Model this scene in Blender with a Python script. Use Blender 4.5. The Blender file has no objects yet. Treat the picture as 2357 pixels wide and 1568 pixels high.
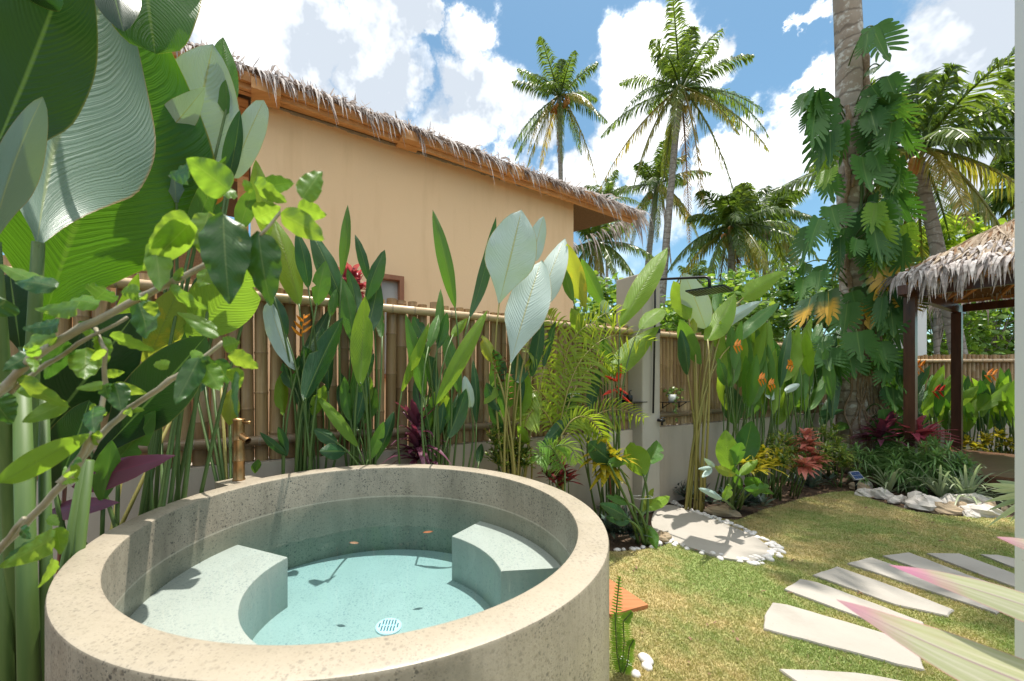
import bpy, math, random
import numpy as np
from mathutils import Vector, Matrix
C = bpy.context.scene.collection
PI = math.pi
# ---------------------------------------------------------------- camera model (2357 px wide frame)
F, U0, V0, HC = 891.9, 1064.6, 880.4, 1.35
UP = Vector((0, 0, 1))
CAM = Vector((0, 0, HC))
D = Vector((.8772, .4801, 0)); D.normalize()            # along the side fence
N = Vector((D.y, -D.x, 0))                              # from the fence towards the garden
P0 = Vector((2.154, 4.253, 0))                          # foot of the low wall beside the shower pillar
def ray(u, v): return Vector(((u-U0)/F, 1.0, (V0-v)/F))
def at_y(u, v, Y): return CAM + ray(u, v)*Y
def at_z(u, v, z=0.0):
    r = ray(u, v); return CAM + r*((z-HC)/r.z)
def at_s(u, v, s=0.0):
    r = ray(u, v); t = (s - (CAM-P0).dot(N))/r.dot(N); return CAM + r*t
def fp(a, s, z=0.0): return P0 + D*a + N*s + UP*z
def av(p): return (p-P0).dot(D)
K = 2.7248
def r1(x, y): return (x/K, y/K)
def r2(x, y): return (786.1+x/K, y/K)
def r3(x, y): return (1572.1+x/K, y/K)
def r4(x, y): return (x/K, 517.9+y/K)
def r5(x, y): return (786.1+x/K, 517.9+y/K)
def r6(x, y): return (1572.1+x/K, 517.9+y/K)
def r8(x, y): return (1208.4+x/2.0524, 992.6+y/2.0524)
def q4(x, y): return (1381.0+x/3.406, 1035.8+y/3.406)
def q5(x, y): return (1841.4+x/2.9456, 1035.8+y/2.9456)

# ---------------------------------------------------------------- mesh builder
class MB:
    def __init__(s): s.v = []; s.f = []; s.uv = []; s.var = []; s.m = []; s.mi = 0
    def add(s, vs, fs, uvs=None, var=0.0):
        o = len(s.v); s.v.extend([tuple(p) for p in vs])
        s.var.extend([var]*len(vs) if not isinstance(var, (list, tuple)) else var)
        s.uv.extend(uvs if uvs else [(0.0, 0.0)]*len(vs))
        s.f.extend([tuple(i+o for i in f) for f in fs]); s.m.extend([s.mi]*len(fs))
    def grid(s, rows, uvs=None, var=0.0, close=False):
        n, m = len(rows), len(rows[0]); vs = [p for r in rows for p in r]; fs = []
        for i in range(n-1):
            for j in range(m if close else m-1):
                k = (j+1) % m; fs.append((i*m+j, i*m+k, (i+1)*m+k, (i+1)*m+j))
        s.add(vs, fs, uvs, var)
    def box(s, c, X, Y, Z, var=0.0):
        """centre and three half-axis vectors"""
        c = Vector(c); vs = [c + X*i + Y*j + Z*k for i in (-1, 1) for j in (-1, 1) for k in (-1, 1)]
        s.add(vs, [(0,1,3,2), (4,6,7,5), (0,4,5,1), (2,3,7,6), (0,2,6,4), (1,5,7,3)], None, var)
    def bar(s, a, b, w, h, up=UP, var=0.0):
        a = Vector(a); b = Vector(b); t = (b-a).normalized(); sd = t.cross(up).normalized(); u = sd.cross(t)
        s.box((a+b)/2, (b-a)/2, sd*w/2, u*h/2, var)
    def tube(s, pts, rad, n=8, cap=True, var=0.0):
        pts = [Vector(p) for p in pts]
        if not isinstance(rad, (list, tuple)): rad = [rad]*len(pts)
        rows = []; prev = None; L = 0; uv = []
        for i, p in enumerate(pts):
            t = (pts[min(i+1, len(pts)-1)] - pts[max(i-1, 0)]).normalized()
            if prev is None:
                h = Vector((1, 0, 0)) if abs(t.x) < .8 else Vector((0, 1, 0)); prev = h
            sd = (prev - t*prev.dot(t)).normalized(); prev = sd; bn = t.cross(sd)
            if i: L += (p-pts[i-1]).length
            rows.append([p + (sd*math.cos(2*PI*k/n) + bn*math.sin(2*PI*k/n))*rad[i] for k in range(n)])
            uv += [(k/n, L) for k in range(n)]
        s.grid(rows, uv, var, close=True)
        if cap:
            o = len(s.v) - len(rows)*n
            s.f.append(tuple(o+k for k in range(n))[::-1]); s.m.append(s.mi)
            e = len(s.v) - n
            s.f.append(tuple(e+k for k in range(n))); s.m.append(s.mi)
    def lathe(s, c, prof, n=64, var=0.0):
        """prof: list of (radius, z)"""
        c = Vector(c)
        s.grid([[c + Vector((r*math.cos(2*PI*k/n), r*math.sin(2*PI*k/n), z)) for k in range(n)] for r, z in prof], None, var, close=True)
    def prism(s, poly, z0, z1, var=0.0):
        n = len(poly); vs = [(p[0], p[1], z0) for p in poly] + [(p[0], p[1], z1) for p in poly]
        fs = [tuple(range(n))[::-1], tuple(range(n, 2*n))] + [(i, (i+1) % n, n+(i+1) % n, n+i) for i in range(n)]
        s.add(vs, fs, None, var)
    def build(s, name, mat, parent=None, smooth=False, org=None):
        me = bpy.data.meshes.new(name)
        o = parent_loc(parent) if parent else (Vector(org) if org else Vector((0, 0, 0)))
        me.from_pydata([(a[0]-o.x, a[1]-o.y, a[2]-o.z) for a in s.v], [], s.f)
        for m in (mat if isinstance(mat, (list, tuple)) else [mat]): me.materials.append(m)
        if s.mi: me.polygons.foreach_set('material_index', s.m)
        ul = me.uv_layers.new(name='UVMap')
        li = np.empty(len(me.loops), dtype=np.int32); me.loops.foreach_get('vertex_index', li)
        ul.data.foreach_set('uv', np.array(s.uv, dtype=np.float32)[li].ravel())
        at = me.attributes.new('var', 'FLOAT', 'POINT'); at.data.foreach_set('value', np.array(s.var, dtype=np.float32))
        if smooth: me.polygons.foreach_set('use_smooth', [True]*len(me.polygons))
        me.update()
        ob = bpy.data.objects.new(name, me); C.objects.link(ob)
        if parent: ob.parent = parent
        else: ob.location = o
        return ob
LOC = {}
def parent_loc(p):
    l = Vector((0, 0, 0))
    while p is not None:
        l = l + p.location; p = p.parent
    return l
def tag(o, label=None, cat=None, group=None, kind=None):
    if label: o['label'] = label
    if cat: o['category'] = cat
    if group: o['group'] = group
    if kind: o['kind'] = kind
    return o
def thing(name, loc, label, cat, group=None):
    o = bpy.data.objects.new(name, None); C.objects.link(o); o.location = loc; o.empty_display_size = .1
    return tag(o, label, cat, group)

# ---------------------------------------------------------------- materials
def newmat(name):
    m = bpy.data.materials.new(name); m.use_nodes = True; nt = m.node_tree; nt.nodes.clear()
    return m, nt
class NT:
    def __init__(s, nt): s.nt = nt
    def n(s, t, **k):
        x = s.nt.nodes.new(t)
        for a, b in k.items(): setattr(x, a, b)
        return x
    def l(s, a, b): s.nt.links.new(a, b)
    def val(s, sock, v):
        if hasattr(v, 'is_output') or isinstance(v, bpy.types.NodeSocket): s.l(v, sock)
        else: sock.default_value = v
    def math(s, op, a, b=0.0, c=0.0, clamp=False):
        x = s.n('ShaderNodeMath', operation=op); x.use_clamp = clamp
        s.val(x.inputs[0], a); s.val(x.inputs[1], b)
        if op in ('MULTIPLY_ADD', 'SMOOTH_MIN', 'SMOOTH_MAX'): s.val(x.inputs[2], c)
        return x.outputs[0]
    def mix(s, f, a, b, mode='MIX'):
        x = s.n('ShaderNodeMix', data_type='RGBA', blend_type=mode)
        s.val(x.inputs[0], f); s.val(x.inputs[6], c4(a)); s.val(x.inputs[7], c4(b)); return x.outputs[2]
    def rng(s, v, a, b, c=0.0, d=1.0, smooth=False):
        x = s.n('ShaderNodeMapRange'); x.clamp = True
        if smooth: x.interpolation_type = 'SMOOTHSTEP'
        s.val(x.inputs[0], v)
        for i, q in enumerate((a, b, c, d)): s.val(x.inputs[i+1], q)
        return x.outputs[0]
    def noise(s, scale, vec=None, detail=3.0, rough=.5, dist=0.0):
        x = s.n('ShaderNodeTexNoise'); x.inputs['Scale'].default_value = scale; x.inputs['Detail'].default_value = detail
        x.inputs['Roughness'].default_value = rough; x.inputs['Distortion'].default_value = dist
        if vec is not None: s.l(vec, x.inputs['Vector'])
        return x.outputs[0]
    def voro(s, scale, vec=None, feature='F1', out=0, rnd=1.0):
        x = s.n('ShaderNodeTexVoronoi', feature=feature); x.inputs['Scale'].default_value = scale
        x.inputs['Randomness'].default_value = rnd
        if vec is not None: s.l(vec, x.inputs['Vector'])
        return x.outputs[out]
    def mapping(s, vec, scale=(1, 1, 1), rot=(0, 0, 0)):
        x = s.n('ShaderNodeMapping'); s.l(vec, x.inputs[0]); x.inputs['Scale'].default_value = scale; x.inputs['Rotation'].default_value = rot
        return x.outputs[0]
    def obj(s): return s.n('ShaderNodeTexCoord').outputs['Object']
    def pos(s): return s.n('ShaderNodeNewGeometry').outputs['Position']
    def uv(s): return s.n('ShaderNodeTexCoord').outputs['UV']
    def var(s): return s.n('ShaderNodeAttribute', attribute_name='var').outputs['Fac']
    def rand(s): return s.n('ShaderNodeObjectInfo').outputs['Random']
    def bump(s, h, strength=.3, dist=.01):
        x = s.n('ShaderNodeBump'); x.inputs['Strength'].default_value = strength; x.inputs['Distance'].default_value = dist
        s.l(h, x.inputs['Height']); return x.outputs[0]
    def pbr(s, col, rough=.6, normal=None, spec=.5, **k):
        x = s.n('ShaderNodeBsdfPrincipled'); s.val(x.inputs['Base Color'], c4(col)); s.val(x.inputs['Roughness'], rough)
        x.inputs['Specular IOR Level'].default_value = spec
        for a, b in k.items(): s.val(x.inputs[a.replace('_', ' ')], b)
        if normal is not None: s.l(normal, x.inputs['Normal'])
        return x.outputs[0]
    def out(s, sh, vol=None):
        o = s.n('ShaderNodeOutputMaterial')
        if sh is not None: s.l(sh, o.inputs[0])
        if vol is not None: s.l(vol, o.inputs[1])
def c4(c): return (c[0], c[1], c[2], 1.0) if isinstance(c, (tuple, list)) and len(c) == 3 else c
def plain(name, col, rough=.5, metal=0.0, spec=.5, nscale=None, amt=.2, bump=0.0):
    m, nt = newmat(name); t = NT(nt); c = col; nr = None
    if nscale:
        f = t.noise(nscale, t.obj(), 5); c = t.mix(f, tuple(x*(1-amt) for x in col), tuple(min(1, x*(1+amt)) for x in col))
        if bump: nr = t.bump(f, bump, .01)
    t.out(t.pbr(c, rough, nr, spec, Metallic=metal)); return m

def leafmat(name, c1, c2, tr, trf=.4, rough=.42, spec=.5, veins=0, edge=None, blotch=None, bthr=.62, rib=(.16, .24, .05), bscale=9, vb=.35, slope=.26, tip=None, mid=None, streak=None):
    """c1..c2: leaf colour range, tr: colour of light passing through"""
    m, nt = newmat(name); t = NT(nt)
    r = t.math('FRACT', t.math('ADD', t.rand(), t.math('MULTIPLY', t.var(), 3.77)))
    nz = t.noise(7, t.obj(), 3)
    f = t.math('ADD', t.math('MULTIPLY', r, .6), t.math('MULTIPLY', nz, .4))
    col = t.mix(f, c1, c2); trc = t.mix(r, tr, tuple(x*y for x, y in zip(tr, (.72, .95, .8)))); nr = None
    sx = t.n('ShaderNodeSeparateXYZ'); t.l(t.uv(), sx.inputs[0])
    au = t.math('MULTIPLY', t.math('ABSOLUTE', t.math('SUBTRACT', sx.outputs[0], .5)), 2.0)
    if blotch:
        b = t.rng(t.noise(bscale, t.obj(), 4, .6), bthr, bthr+.1)
        col = t.mix(b, col, blotch); trc = t.mix(b, trc, tuple(min(1, x*1.6) for x in blotch))
    if streak:
        st = t.rng(t.noise(1.0, t.mapping(t.uv(), (11, .8, 1)), 4, .6), .42, .66); col = t.mix(st, col, streak)
    if mid:
        mf = t.math('MULTIPLY', t.rng(t.math('ADD', au, t.math('MULTIPLY', t.math('SUBTRACT', nz, .5), .5)), .80, .45), t.rng(t.math('ADD', sx.outputs[1], t.math('MULTIPLY', t.math('SUBTRACT', nz, .5), .6)), .30, .55)); col = t.mix(mf, col, mid); trc = t.mix(mf, trc, mid)
    if tip:
        tf = t.rng(t.math('ADD', sx.outputs[1], t.math('MULTIPLY', t.math('SUBTRACT', t.noise(9, t.obj(), 4), .5), .6)), .70, 1.0); col = t.mix(tf, col, tip); trc = t.mix(tf, trc, tip)
    if veins:
        q = t.math('SUBTRACT', t.math('MULTIPLY', sx.outputs[1], float(veins)), t.math('MULTIPLY', t.math('POWER', au, 1.25), veins*slope))
        wob = t.math('MULTIPLY', t.noise(5, t.obj(), 2), 1.2)
        q = t.math('ADD', q, wob)
        sn = t.math('SINE', t.math('MULTIPLY', q, 2*PI))
        sn2 = t.math('SINE', t.math('MULTIPLY', q, 2*PI*3.1))
        cb = t.n('ShaderNodeCombineXYZ'); t.l(t.math('MULTIPLY', q, .9), cb.inputs[0]); t.l(t.math('MULTIPLY', sx.outputs[0], .8), cb.inputs[1])
        irr = t.noise(2.0, cb.outputs[0], 3, .6)
        h = t.math('ADD', t.math('MULTIPLY', sn, .45), t.math('ADD', t.math('MULTIPLY', sn2, .12), t.math('MULTIPLY', t.math('SUBTRACT', irr, .5), 4.0)))
        sn = t.math('ADD', t.math('MULTIPLY', sn, .45), t.math('MULTIPLY', t.math('SUBTRACT', irr, .5), 2.6))
        nr = t.bump(h, vb, .006)
        col = t.mix(t.rng(sn, .2, 1.0, 0, .10), col, tuple(min(1, x*1.7) for x in c2))
        trc = t.mix(t.rng(sn, -.2, 1.0, 0, .30), trc, tuple(x*.6 for x in tr))
    rf = t.rng(au, .05, .015)
    col = t.mix(rf, col, rib)
    if edge is not None:
        ef = t.rng(t.math('ADD', au, t.math('MULTIPLY', nz, .05)), .985, 1.02); col = t.mix(ef, col, edge)
    p = t.pbr(col, rough, nr, spec)
    tl = t.n('ShaderNodeBsdfTranslucent'); t.l(trc, tl.inputs[0])
    if nr is not None: t.l(nr, tl.inputs[1])
    mx = t.n('ShaderNodeMixShader'); mx.inputs[0].default_value = trf; t.l(p, mx.inputs[1]); t.l(tl.outputs[0], mx.inputs[2])
    t.out(mx.outputs[0]); return m

M = {}
M['leaf'] = leafmat('leaf_green', (.045, .15, .02), (.11, .25, .04), (.22, .42, .03), .38, .38, .5, 30, (.25, .28, .06))
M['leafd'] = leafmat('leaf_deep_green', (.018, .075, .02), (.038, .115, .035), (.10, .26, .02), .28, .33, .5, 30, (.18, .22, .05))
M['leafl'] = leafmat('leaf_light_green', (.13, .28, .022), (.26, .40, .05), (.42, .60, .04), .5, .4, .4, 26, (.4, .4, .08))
M['leafy'] = leafmat('leaf_yellowing', (.20, .30, .03), (.30, .36, .05), (.60, .62, .05), .5, .45, .4, 26, (.45, .35, .08), (.45, .40, .03), .58)
M['waxy'] = leafmat('leaf_waxy_underside', (.40, .52, .47), (.50, .62, .58), (.36, .48, .14), .22, .40, .5, 30, (.45, .36, .16), None, .6, (.42, .42, .22), 9, .3)
M['waxyf'] = leafmat('leaf_waxy_near', (.12, .20, .14), (.25, .34, .28), (.30, .45, .10), .18, .36, .6, 38, (.30, .20, .08), None, .6, (.30, .36, .18), 9, .26, .5)
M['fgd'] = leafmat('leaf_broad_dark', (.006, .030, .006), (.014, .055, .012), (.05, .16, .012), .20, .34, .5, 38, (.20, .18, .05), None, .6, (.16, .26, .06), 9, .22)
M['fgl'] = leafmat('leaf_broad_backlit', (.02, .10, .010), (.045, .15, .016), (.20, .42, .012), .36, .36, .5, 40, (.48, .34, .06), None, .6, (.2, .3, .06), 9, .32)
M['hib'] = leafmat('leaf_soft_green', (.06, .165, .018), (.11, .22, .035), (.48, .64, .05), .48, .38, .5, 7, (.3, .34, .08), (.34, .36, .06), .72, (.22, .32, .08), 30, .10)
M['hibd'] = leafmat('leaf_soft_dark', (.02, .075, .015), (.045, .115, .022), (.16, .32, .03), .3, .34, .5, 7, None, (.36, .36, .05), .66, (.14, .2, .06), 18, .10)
M['palm'] = leafmat('palm_leaflet', (.05, .10, .02), (.10, .16, .035), (.22, .32, .05), .3, .4, .5, 0)
M['areca'] = leafmat('areca_leaflet', (.14, .25, .02), (.33, .42, .05), (.55, .62, .04), .45, .38, .5, 0)
M['mons'] = leafmat('monstera_leaf', (.018, .07, .018), (.085, .20, .045), (.16, .34, .03), .28, .48, .25, 0, None, None, .6, (.14, .24, .06))
M['monsy'] = leafmat('monstera_leaf_yellowing', (.025, .09, .03), (.06, .15, .05), (.3, .3, .03), .25, .40, .45, 0, None, None, .6, (.4, .3, .05), 4.5, .3, .26, None, (.72, .42, .04))
M['cord'] = leafmat('cordyline_purple', (.10, .032, .062), (.18, .06, .10), (.36, .05, .09), .3, .36, .5, 0, (.30, .05, .10), None, .6, (.22, .04, .08))
M['cordp'] = leafmat('cordyline_pink', (.33, .05, .10), (.46, .10, .14), (.65, .12, .12), .4, .38, .5, 0, (.5, .1, .14), (.08, .03, .04), .58, (.4, .1, .1), 14)
M['cordf'] = leafmat('cordyline_near', (.22, .24, .11), (.36, .35, .19), (.55, .55, .25), .15, .36, .5, 0, (.50, .14, .20), None, .66, (.26, .16, .17), 4, .15, 0.0, (.42, .17, .24), None, (.44, .41, .30))
M['crot'] = leafmat('croton_yellow', (.42, .34, .02), (.55, .42, .03), (.7, .55, .03), .35, .34, .5, 0, None, (.05, .13, .015), .52, (.6, .5, .04), 34)
M['crotv'] = leafmat('croton_variegated', (.045, .12, .02), (.09, .17, .03), (.3, .36, .04), .3, .34, .5, 0, (.55, .5, .10), (.50, .44, .08), .55, (.55, .5, .1), 40)
M['crotp'] = leafmat('croton_salmon', (.42, .12, .10), (.55, .20, .15), (.7, .2, .14), .35, .36, .5, 0, (.5, .2, .14), (.06, .11, .03), .56, (.5, .14, .1), 14)
M['crotr'] = leafmat('croton_dark_red', (.10, .015, .02), (.20, .03, .03), (.4, .04, .03), .25, .34, .5, 0, None, (.02, .04, .02), .55, (.4, .06, .06), 30)
M['rhoeo'] = leafmat('rhoeo_leaf', (.06, .11, .075), (.12, .17, .13), (.2, .06, .12), .15, .3, .6, 0, None, None, .6, (.1, .14, .1))
M['fine'] = leafmat('fine_leaf', (.10, .22, .06), (.18, .31, .11), (.3, .42, .08), .3, .36, .5, 0)
M['spider'] = leafmat('spider_leaf', (.24, .30, .16), (.46, .52, .34), (.45, .5, .25), .3, .4, .5, 0, (.7, .7, .52), None, .6, (.2, .28, .1))
M['fern'] = leafmat('fern_leaf', (.10, .24, .03), (.17, .32, .05), (.4, .55, .06), .4, .45, .4, 0)
M['tree'] = leafmat('tree_leaf', (.09, .20, .03), (.20, .33, .05), (.36, .50, .05), .42, .4, .5, 0)
M['treel'] = leafmat('tree_leaf_bright', (.22, .37, .03), (.33, .47, .06), (.6, .7, .05), .5, .42, .4, 0)
M['treed'] = leafmat('tree_leaf_deep', (.06, .15, .03), (.12, .22, .045), (.25, .38, .05), .4, .4, .5, 0)
M['flower'] = leafmat('flower_orange', (.75, .20, .01), (.85, .36, .02), (.9, .35, .02), .3, .35, .5, 0, None, None, .6, (.75, .2, .02))
M['flred'] = leafmat('flower_red', (.55, .03, .015), (.65, .06, .02), (.8, .06, .02), .25, .35, .5, 0, None, None, .6, (.6, .04, .02))
M['flbrown'] = plain('dried_bract', (.22, .08, .03), .8, 0, .3, 30, .5)
M['dead'] = plain('dried_leaf', (.20, .12, .07), .8, 0, .3, 20, .4)

def stemmat(name, c1, c2, sc=(18, 18, 1.5)):
    m, nt = newmat(name); t = NT(nt)
    f = t.noise(1.0, t.mapping(t.obj(), sc), 4)
    t.out(t.pbr(t.mix(f, c1, c2), .5, t.bump(f, .15, .004))); return m
M['stem'] = stemmat('stem_green', (.03, .085, .015), (.13, .19, .045), (45, 45, 2.2))
M['stemy'] = stemmat('stem_dry_green', (.17, .20, .04), (.36, .26, .08))
M['stemr'] = stemmat('stem_red', (.22, .06, .05), (.30, .12, .06))
M['twig'] = stemmat('twig_bark', (.20, .17, .11), (.42, .37, .26), (60, 60, 20))
EXPO = 1.7; SKYTINT = (.285, .365, .34)
# ---- concrete, wood, thatch and the like
def concrete_tub(name='exposed_aggregate_concrete', lift=0.0):
    m, nt = newmat(name); t = NT(nt); o = t.pos()
    big = t.noise(2.2, o, 5, .6); fine = t.noise(60, o, 4, .7)
    col = t.mix(big, (.29, .25, .19), (.46, .395, .30)); col = t.mix(t.math('MULTIPLY', fine, .5), col, (.30, .255, .19))
    vt = t.n('ShaderNodeNewGeometry'); sp = t.n('ShaderNodeSeparateXYZ'); t.l(vt.outputs['Normal'], sp.inputs[0])
    side = t.rng(t.math('ABSOLUTE', sp.outputs[2]), .6, .2)
    for sc, th, dk, lt in ((62, .17, (.05, .05, .048), (.26, .21, .15)), (125, .20, (.06, .058, .054), (.34, .28, .2)), (230, .22, (.06, .058, .054), (.5, .42, .32))):
        x = t.n('ShaderNodeTexVoronoi'); x.inputs['Scale'].default_value = sc; t.l(o, x.inputs['Vector'])
        sep = t.n('ShaderNodeSeparateColor'); t.l(x.outputs[1], sep.inputs[0])
        msk = t.math('MULTIPLY', t.rng(x.outputs[0], th*2.1, th*1.5), t.rng(sep.outputs[0], .45, .50))
        msk = t.math('MULTIPLY', msk, t.rng(t.noise(3.5, o, 2), .30, .52, .25, 1))
        msk = t.math('MULTIPLY', msk, t.math('MULTIPLY_ADD', side, .62, .38) if not lift else .85)
        col = t.mix(msk, col, t.mix(sep.outputs[1], dk, lt))
    st = t.rng(t.noise(1.0, t.mapping(o, (5, 5, 1.1)), 7, .7), .40, .70)
    col = t.mix(t.math('MULTIPLY', t.math('MULTIPLY', st, side), .62), col, (.115, .10, .07))
    pz = t.n('ShaderNodeSeparateXYZ'); t.l(o, pz.inputs[0])
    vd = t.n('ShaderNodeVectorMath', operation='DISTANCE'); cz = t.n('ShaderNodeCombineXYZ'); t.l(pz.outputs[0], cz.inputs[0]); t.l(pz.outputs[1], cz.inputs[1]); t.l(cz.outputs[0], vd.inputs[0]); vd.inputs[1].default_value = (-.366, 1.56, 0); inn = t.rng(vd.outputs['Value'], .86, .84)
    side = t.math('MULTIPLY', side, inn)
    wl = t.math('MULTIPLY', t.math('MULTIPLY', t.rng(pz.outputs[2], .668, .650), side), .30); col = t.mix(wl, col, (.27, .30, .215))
    bd = t.math('MULTIPLY', t.math('MULTIPLY', t.rng(t.math('ABSOLUTE', t.math('SUBTRACT', pz.outputs[2], .660)), .005, .002), side), .28); col = t.mix(bd, col, (.66, .60, .48))  # bright line that refraction gives at the water's edge, painted into the concrete
    if lift: col = t.mix(lift, col, (.80, .82, .80))
    nr = t.bump(t.math('ADD', fine, big), .25, .004)
    t.out(t.pbr(col, t.rng(t.noise(9, o, 4), .3, .7, .30, .55), nr, .5)); return m
M['tub'] = concrete_tub(); M['tubf'] = concrete_tub('pale_tub_concrete', .28)  # second one is a paler, whiter copy for the floor and seats
def render_wall(name, a, b, sc=1.6, stain=(.16, .13, .1), sf=.5, bump=.25, zsc=.35):
    m, nt = newmat(name); t = NT(nt); o = t.pos()
    col = t.mix(t.noise(sc, o, 6, .6), a, b)
    s = t.rng(t.noise(1, t.mapping(o, (3, 3, zsc)), 6, .65), .52, .8)
    col = t.mix(t.math('MULTIPLY', s, sf), col, stain)
    sp = t.rng(t.voro(14, o), .06, .03); col = t.mix(t.math('MULTIPLY', sp, .5), col, stain)
    t.out(t.pbr(col, .85, t.bump(t.noise(45, o, 5, .7), bump, .006), .3)); return m
M['lowwall'] = render_wall('cement_render', (.42, .36, .29), (.54, .47, .39), 1.6, (.24, .20, .15), .45)
M['pillar'] = render_wall('cement_pillar', (.34, .31, .26), (.47, .43, .37), 2.5, (.20, .18, .14), .6)
M['gable'] = render_wall('ochre_plaster', (.86, .575, .325), (.90, .63, .385), .9, (.66, .42, .21), .55, .55)
M['white'] = render_wall('white_paint', (.72, .73, .72), (.78, .79, .78), 2, (.55, .52, .45), .25, .06)
M['stone'] = render_wall('stepping_stone', (.31, .285, .25), (.43, .40, .35), 2.4, (.22, .195, .16), .55, .3, 3)
M['pad'] = render_wall('smooth_cement', (.33, .30, .26), (.42, .39, .34), 2.0, (.26, .235, .2), .5, .12, 3)
def bamboo():
    m, nt = newmat('bamboo_cane'); t = NT(nt)
    r = t.rand(); o = t.pos()
    sx = t.n('ShaderNodeSeparateXYZ'); t.l(t.uv(), sx.inputs[0])
    gr = t.noise(1, t.mapping(o, (70, 70, 2.5)), 5, .65)
    r = t.math('POWER', r, .8); col = t.mix(r, (.20, .115, .055), (.46, .31, .155))
    col = t.mix(t.rng(gr, .42, .78), col, (.24, .135, .065))
    col = t.mix(t.math('MULTIPLY', t.rng(t.noise(5, o, 5, .6), .52, .75), .5), col, (.20, .14, .09))
    col = t.mix(t.math('MULTIPLY', t.rng(t.noise(3, t.mapping(o, (1, 1, .6)), 4), .55, .7), .5), col, (.62, .52, .36))
    col = t.mix(t.math('MULTIPLY', t.var(), .6), col, (.10, .065, .035))
    t.out(t.pbr(col, .42, t.bump(gr, .15, .003), .45)); return m
M['bamboo'] = bamboo()
def rail_mat():
    m, nt = newmat('bamboo_rail'); t = NT(nt); o = t.pos()
    gr = t.noise(1, t.mapping(t.uv(), (30, 3, 1)), 5, .65)
    col = t.mix(t.noise(3, o, 5), (.50, .35, .20), (.66, .50, .32)); col = t.mix(t.rng(gr, .5, .8), col, (.36, .22, .12))
    t.out(t.pbr(t.mix(t.math('MULTIPLY', t.var(), .75), col, (.11, .07, .04)), .36, t.bump(gr, .1, .003), .5)); return m
M['rail'] = rail_mat()
def woodmat(name, a, b, rough=.5, ax=(2, 25, 25), spec=.4):
    m, nt = newmat(name); t = NT(nt); o = t.obj()
    g = t.noise(1, t.mapping(o, ax), 6, .6, .6)
    t.out(t.pbr(t.mix(t.rng(g, .3, .7), a, b), rough, t.bump(g, .15, .004), spec)); return m
M['wood'] = woodmat('orange_timber', (.56, .27, .095), (.70, .37, .15), .6)
M['woodd'] = woodmat('dark_stained_timber', (.045, .018, .012), (.10, .040, .024), .28, (20, 20, 2))
M['deck'] = woodmat('deck_timber', (.075, .032, .018), (.16, .08, .042), .38, (3, 14, 14), .4)
M['board'] = woodmat('terracotta_board', (.34, .12, .045), (.46, .19, .08), .5, (3, 30, 30))
M['frame'] = woodmat('window_timber', (.26, .10, .05), (.36, .15, .07), .45, (12, 12, 3))
M['weave'] = plain('woven_thatch_underside', (.22, .13, .07), .9, 0, .2, 45, .5, .4)
M['rattan'] = plain('woven_screen', (.25, .13, .06), .8, 0, .2, 60, .5, .3)
def thatchmat(name, a, b, c):
    m, nt = newmat(name); t = NT(nt)
    v = t.math('FRACT', t.math('MULTIPLY', t.var(), 7.13))
    col = t.mix(v, a, b); col = t.mix(t.rng(t.noise(25, t.obj(), 3), .5, .75), col, c)
    p = t.pbr(col, .7, None, .35); tl = t.n('ShaderNodeBsdfTranslucent'); t.l(col, tl.inputs[0])
    mx = t.n('ShaderNodeMixShader'); mx.inputs[0].default_value = .3; t.l(p, mx.inputs[1]); t.l(tl.outputs[0], mx.inputs[2]); t.out(mx.outputs[0]); return m
M['thatch'] = thatchmat('thatch_leaf', (.40, .35, .33), (.72, .67, .64), (.26, .20, .17))
M['thatcht'] = thatchmat('thatch_straw', (.36, .27, .18), (.56, .45, .33), (.24, .18, .13))
M['black'] = plain('black_metal', (.012, .012, .013), .35, .3, .5)
M['steel'] = plain('dull_steel', (.55, .55, .53), .3, 1.0)
M['bronze'] = plain('bronze_tap', (.40, .23, .10), .36, .85, .5, 25, .35)
M['drain'] = plain('white_drain', (.78, .82, .84), .4)
M['hole'] = plain('drain_slot', (.10, .13, .14), .8)
M['pebble'] = plain('white_pebble', (.66, .63, .60), .6, 0, .4, 30, .18)
M['rock'] = plain('pale_rock', (.50, .465, .42), .85, 0, .3, 9, .35, .5)
M['rockt'] = plain('tan_rock', (.34, .26, .17), .85, 0, .3, 9, .4, .5)
M['pot'] = plain('white_pot', (.75, .75, .73), .4)
M['pane'] = plain('curtained_pane', (.42, .40, .37), .25, 0, .6, 5, .15)
M['coco'] = plain('coconut_orange', (.50, .22, .06), .5, 0, .4, 12, .3)
M['cocog'] = plain('coconut_green', (.26, .27, .07), .5, 0, .4, 12, .3)
M['solar'] = plain('solar_cell', (.04, .07, .16), .15, 0, .8)
M['silver'] = plain('solar_rim', (.6, .62, .65), .3, .6)
M['tie'] = plain('wire_tie', (.30, .27, .22), .6)
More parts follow.
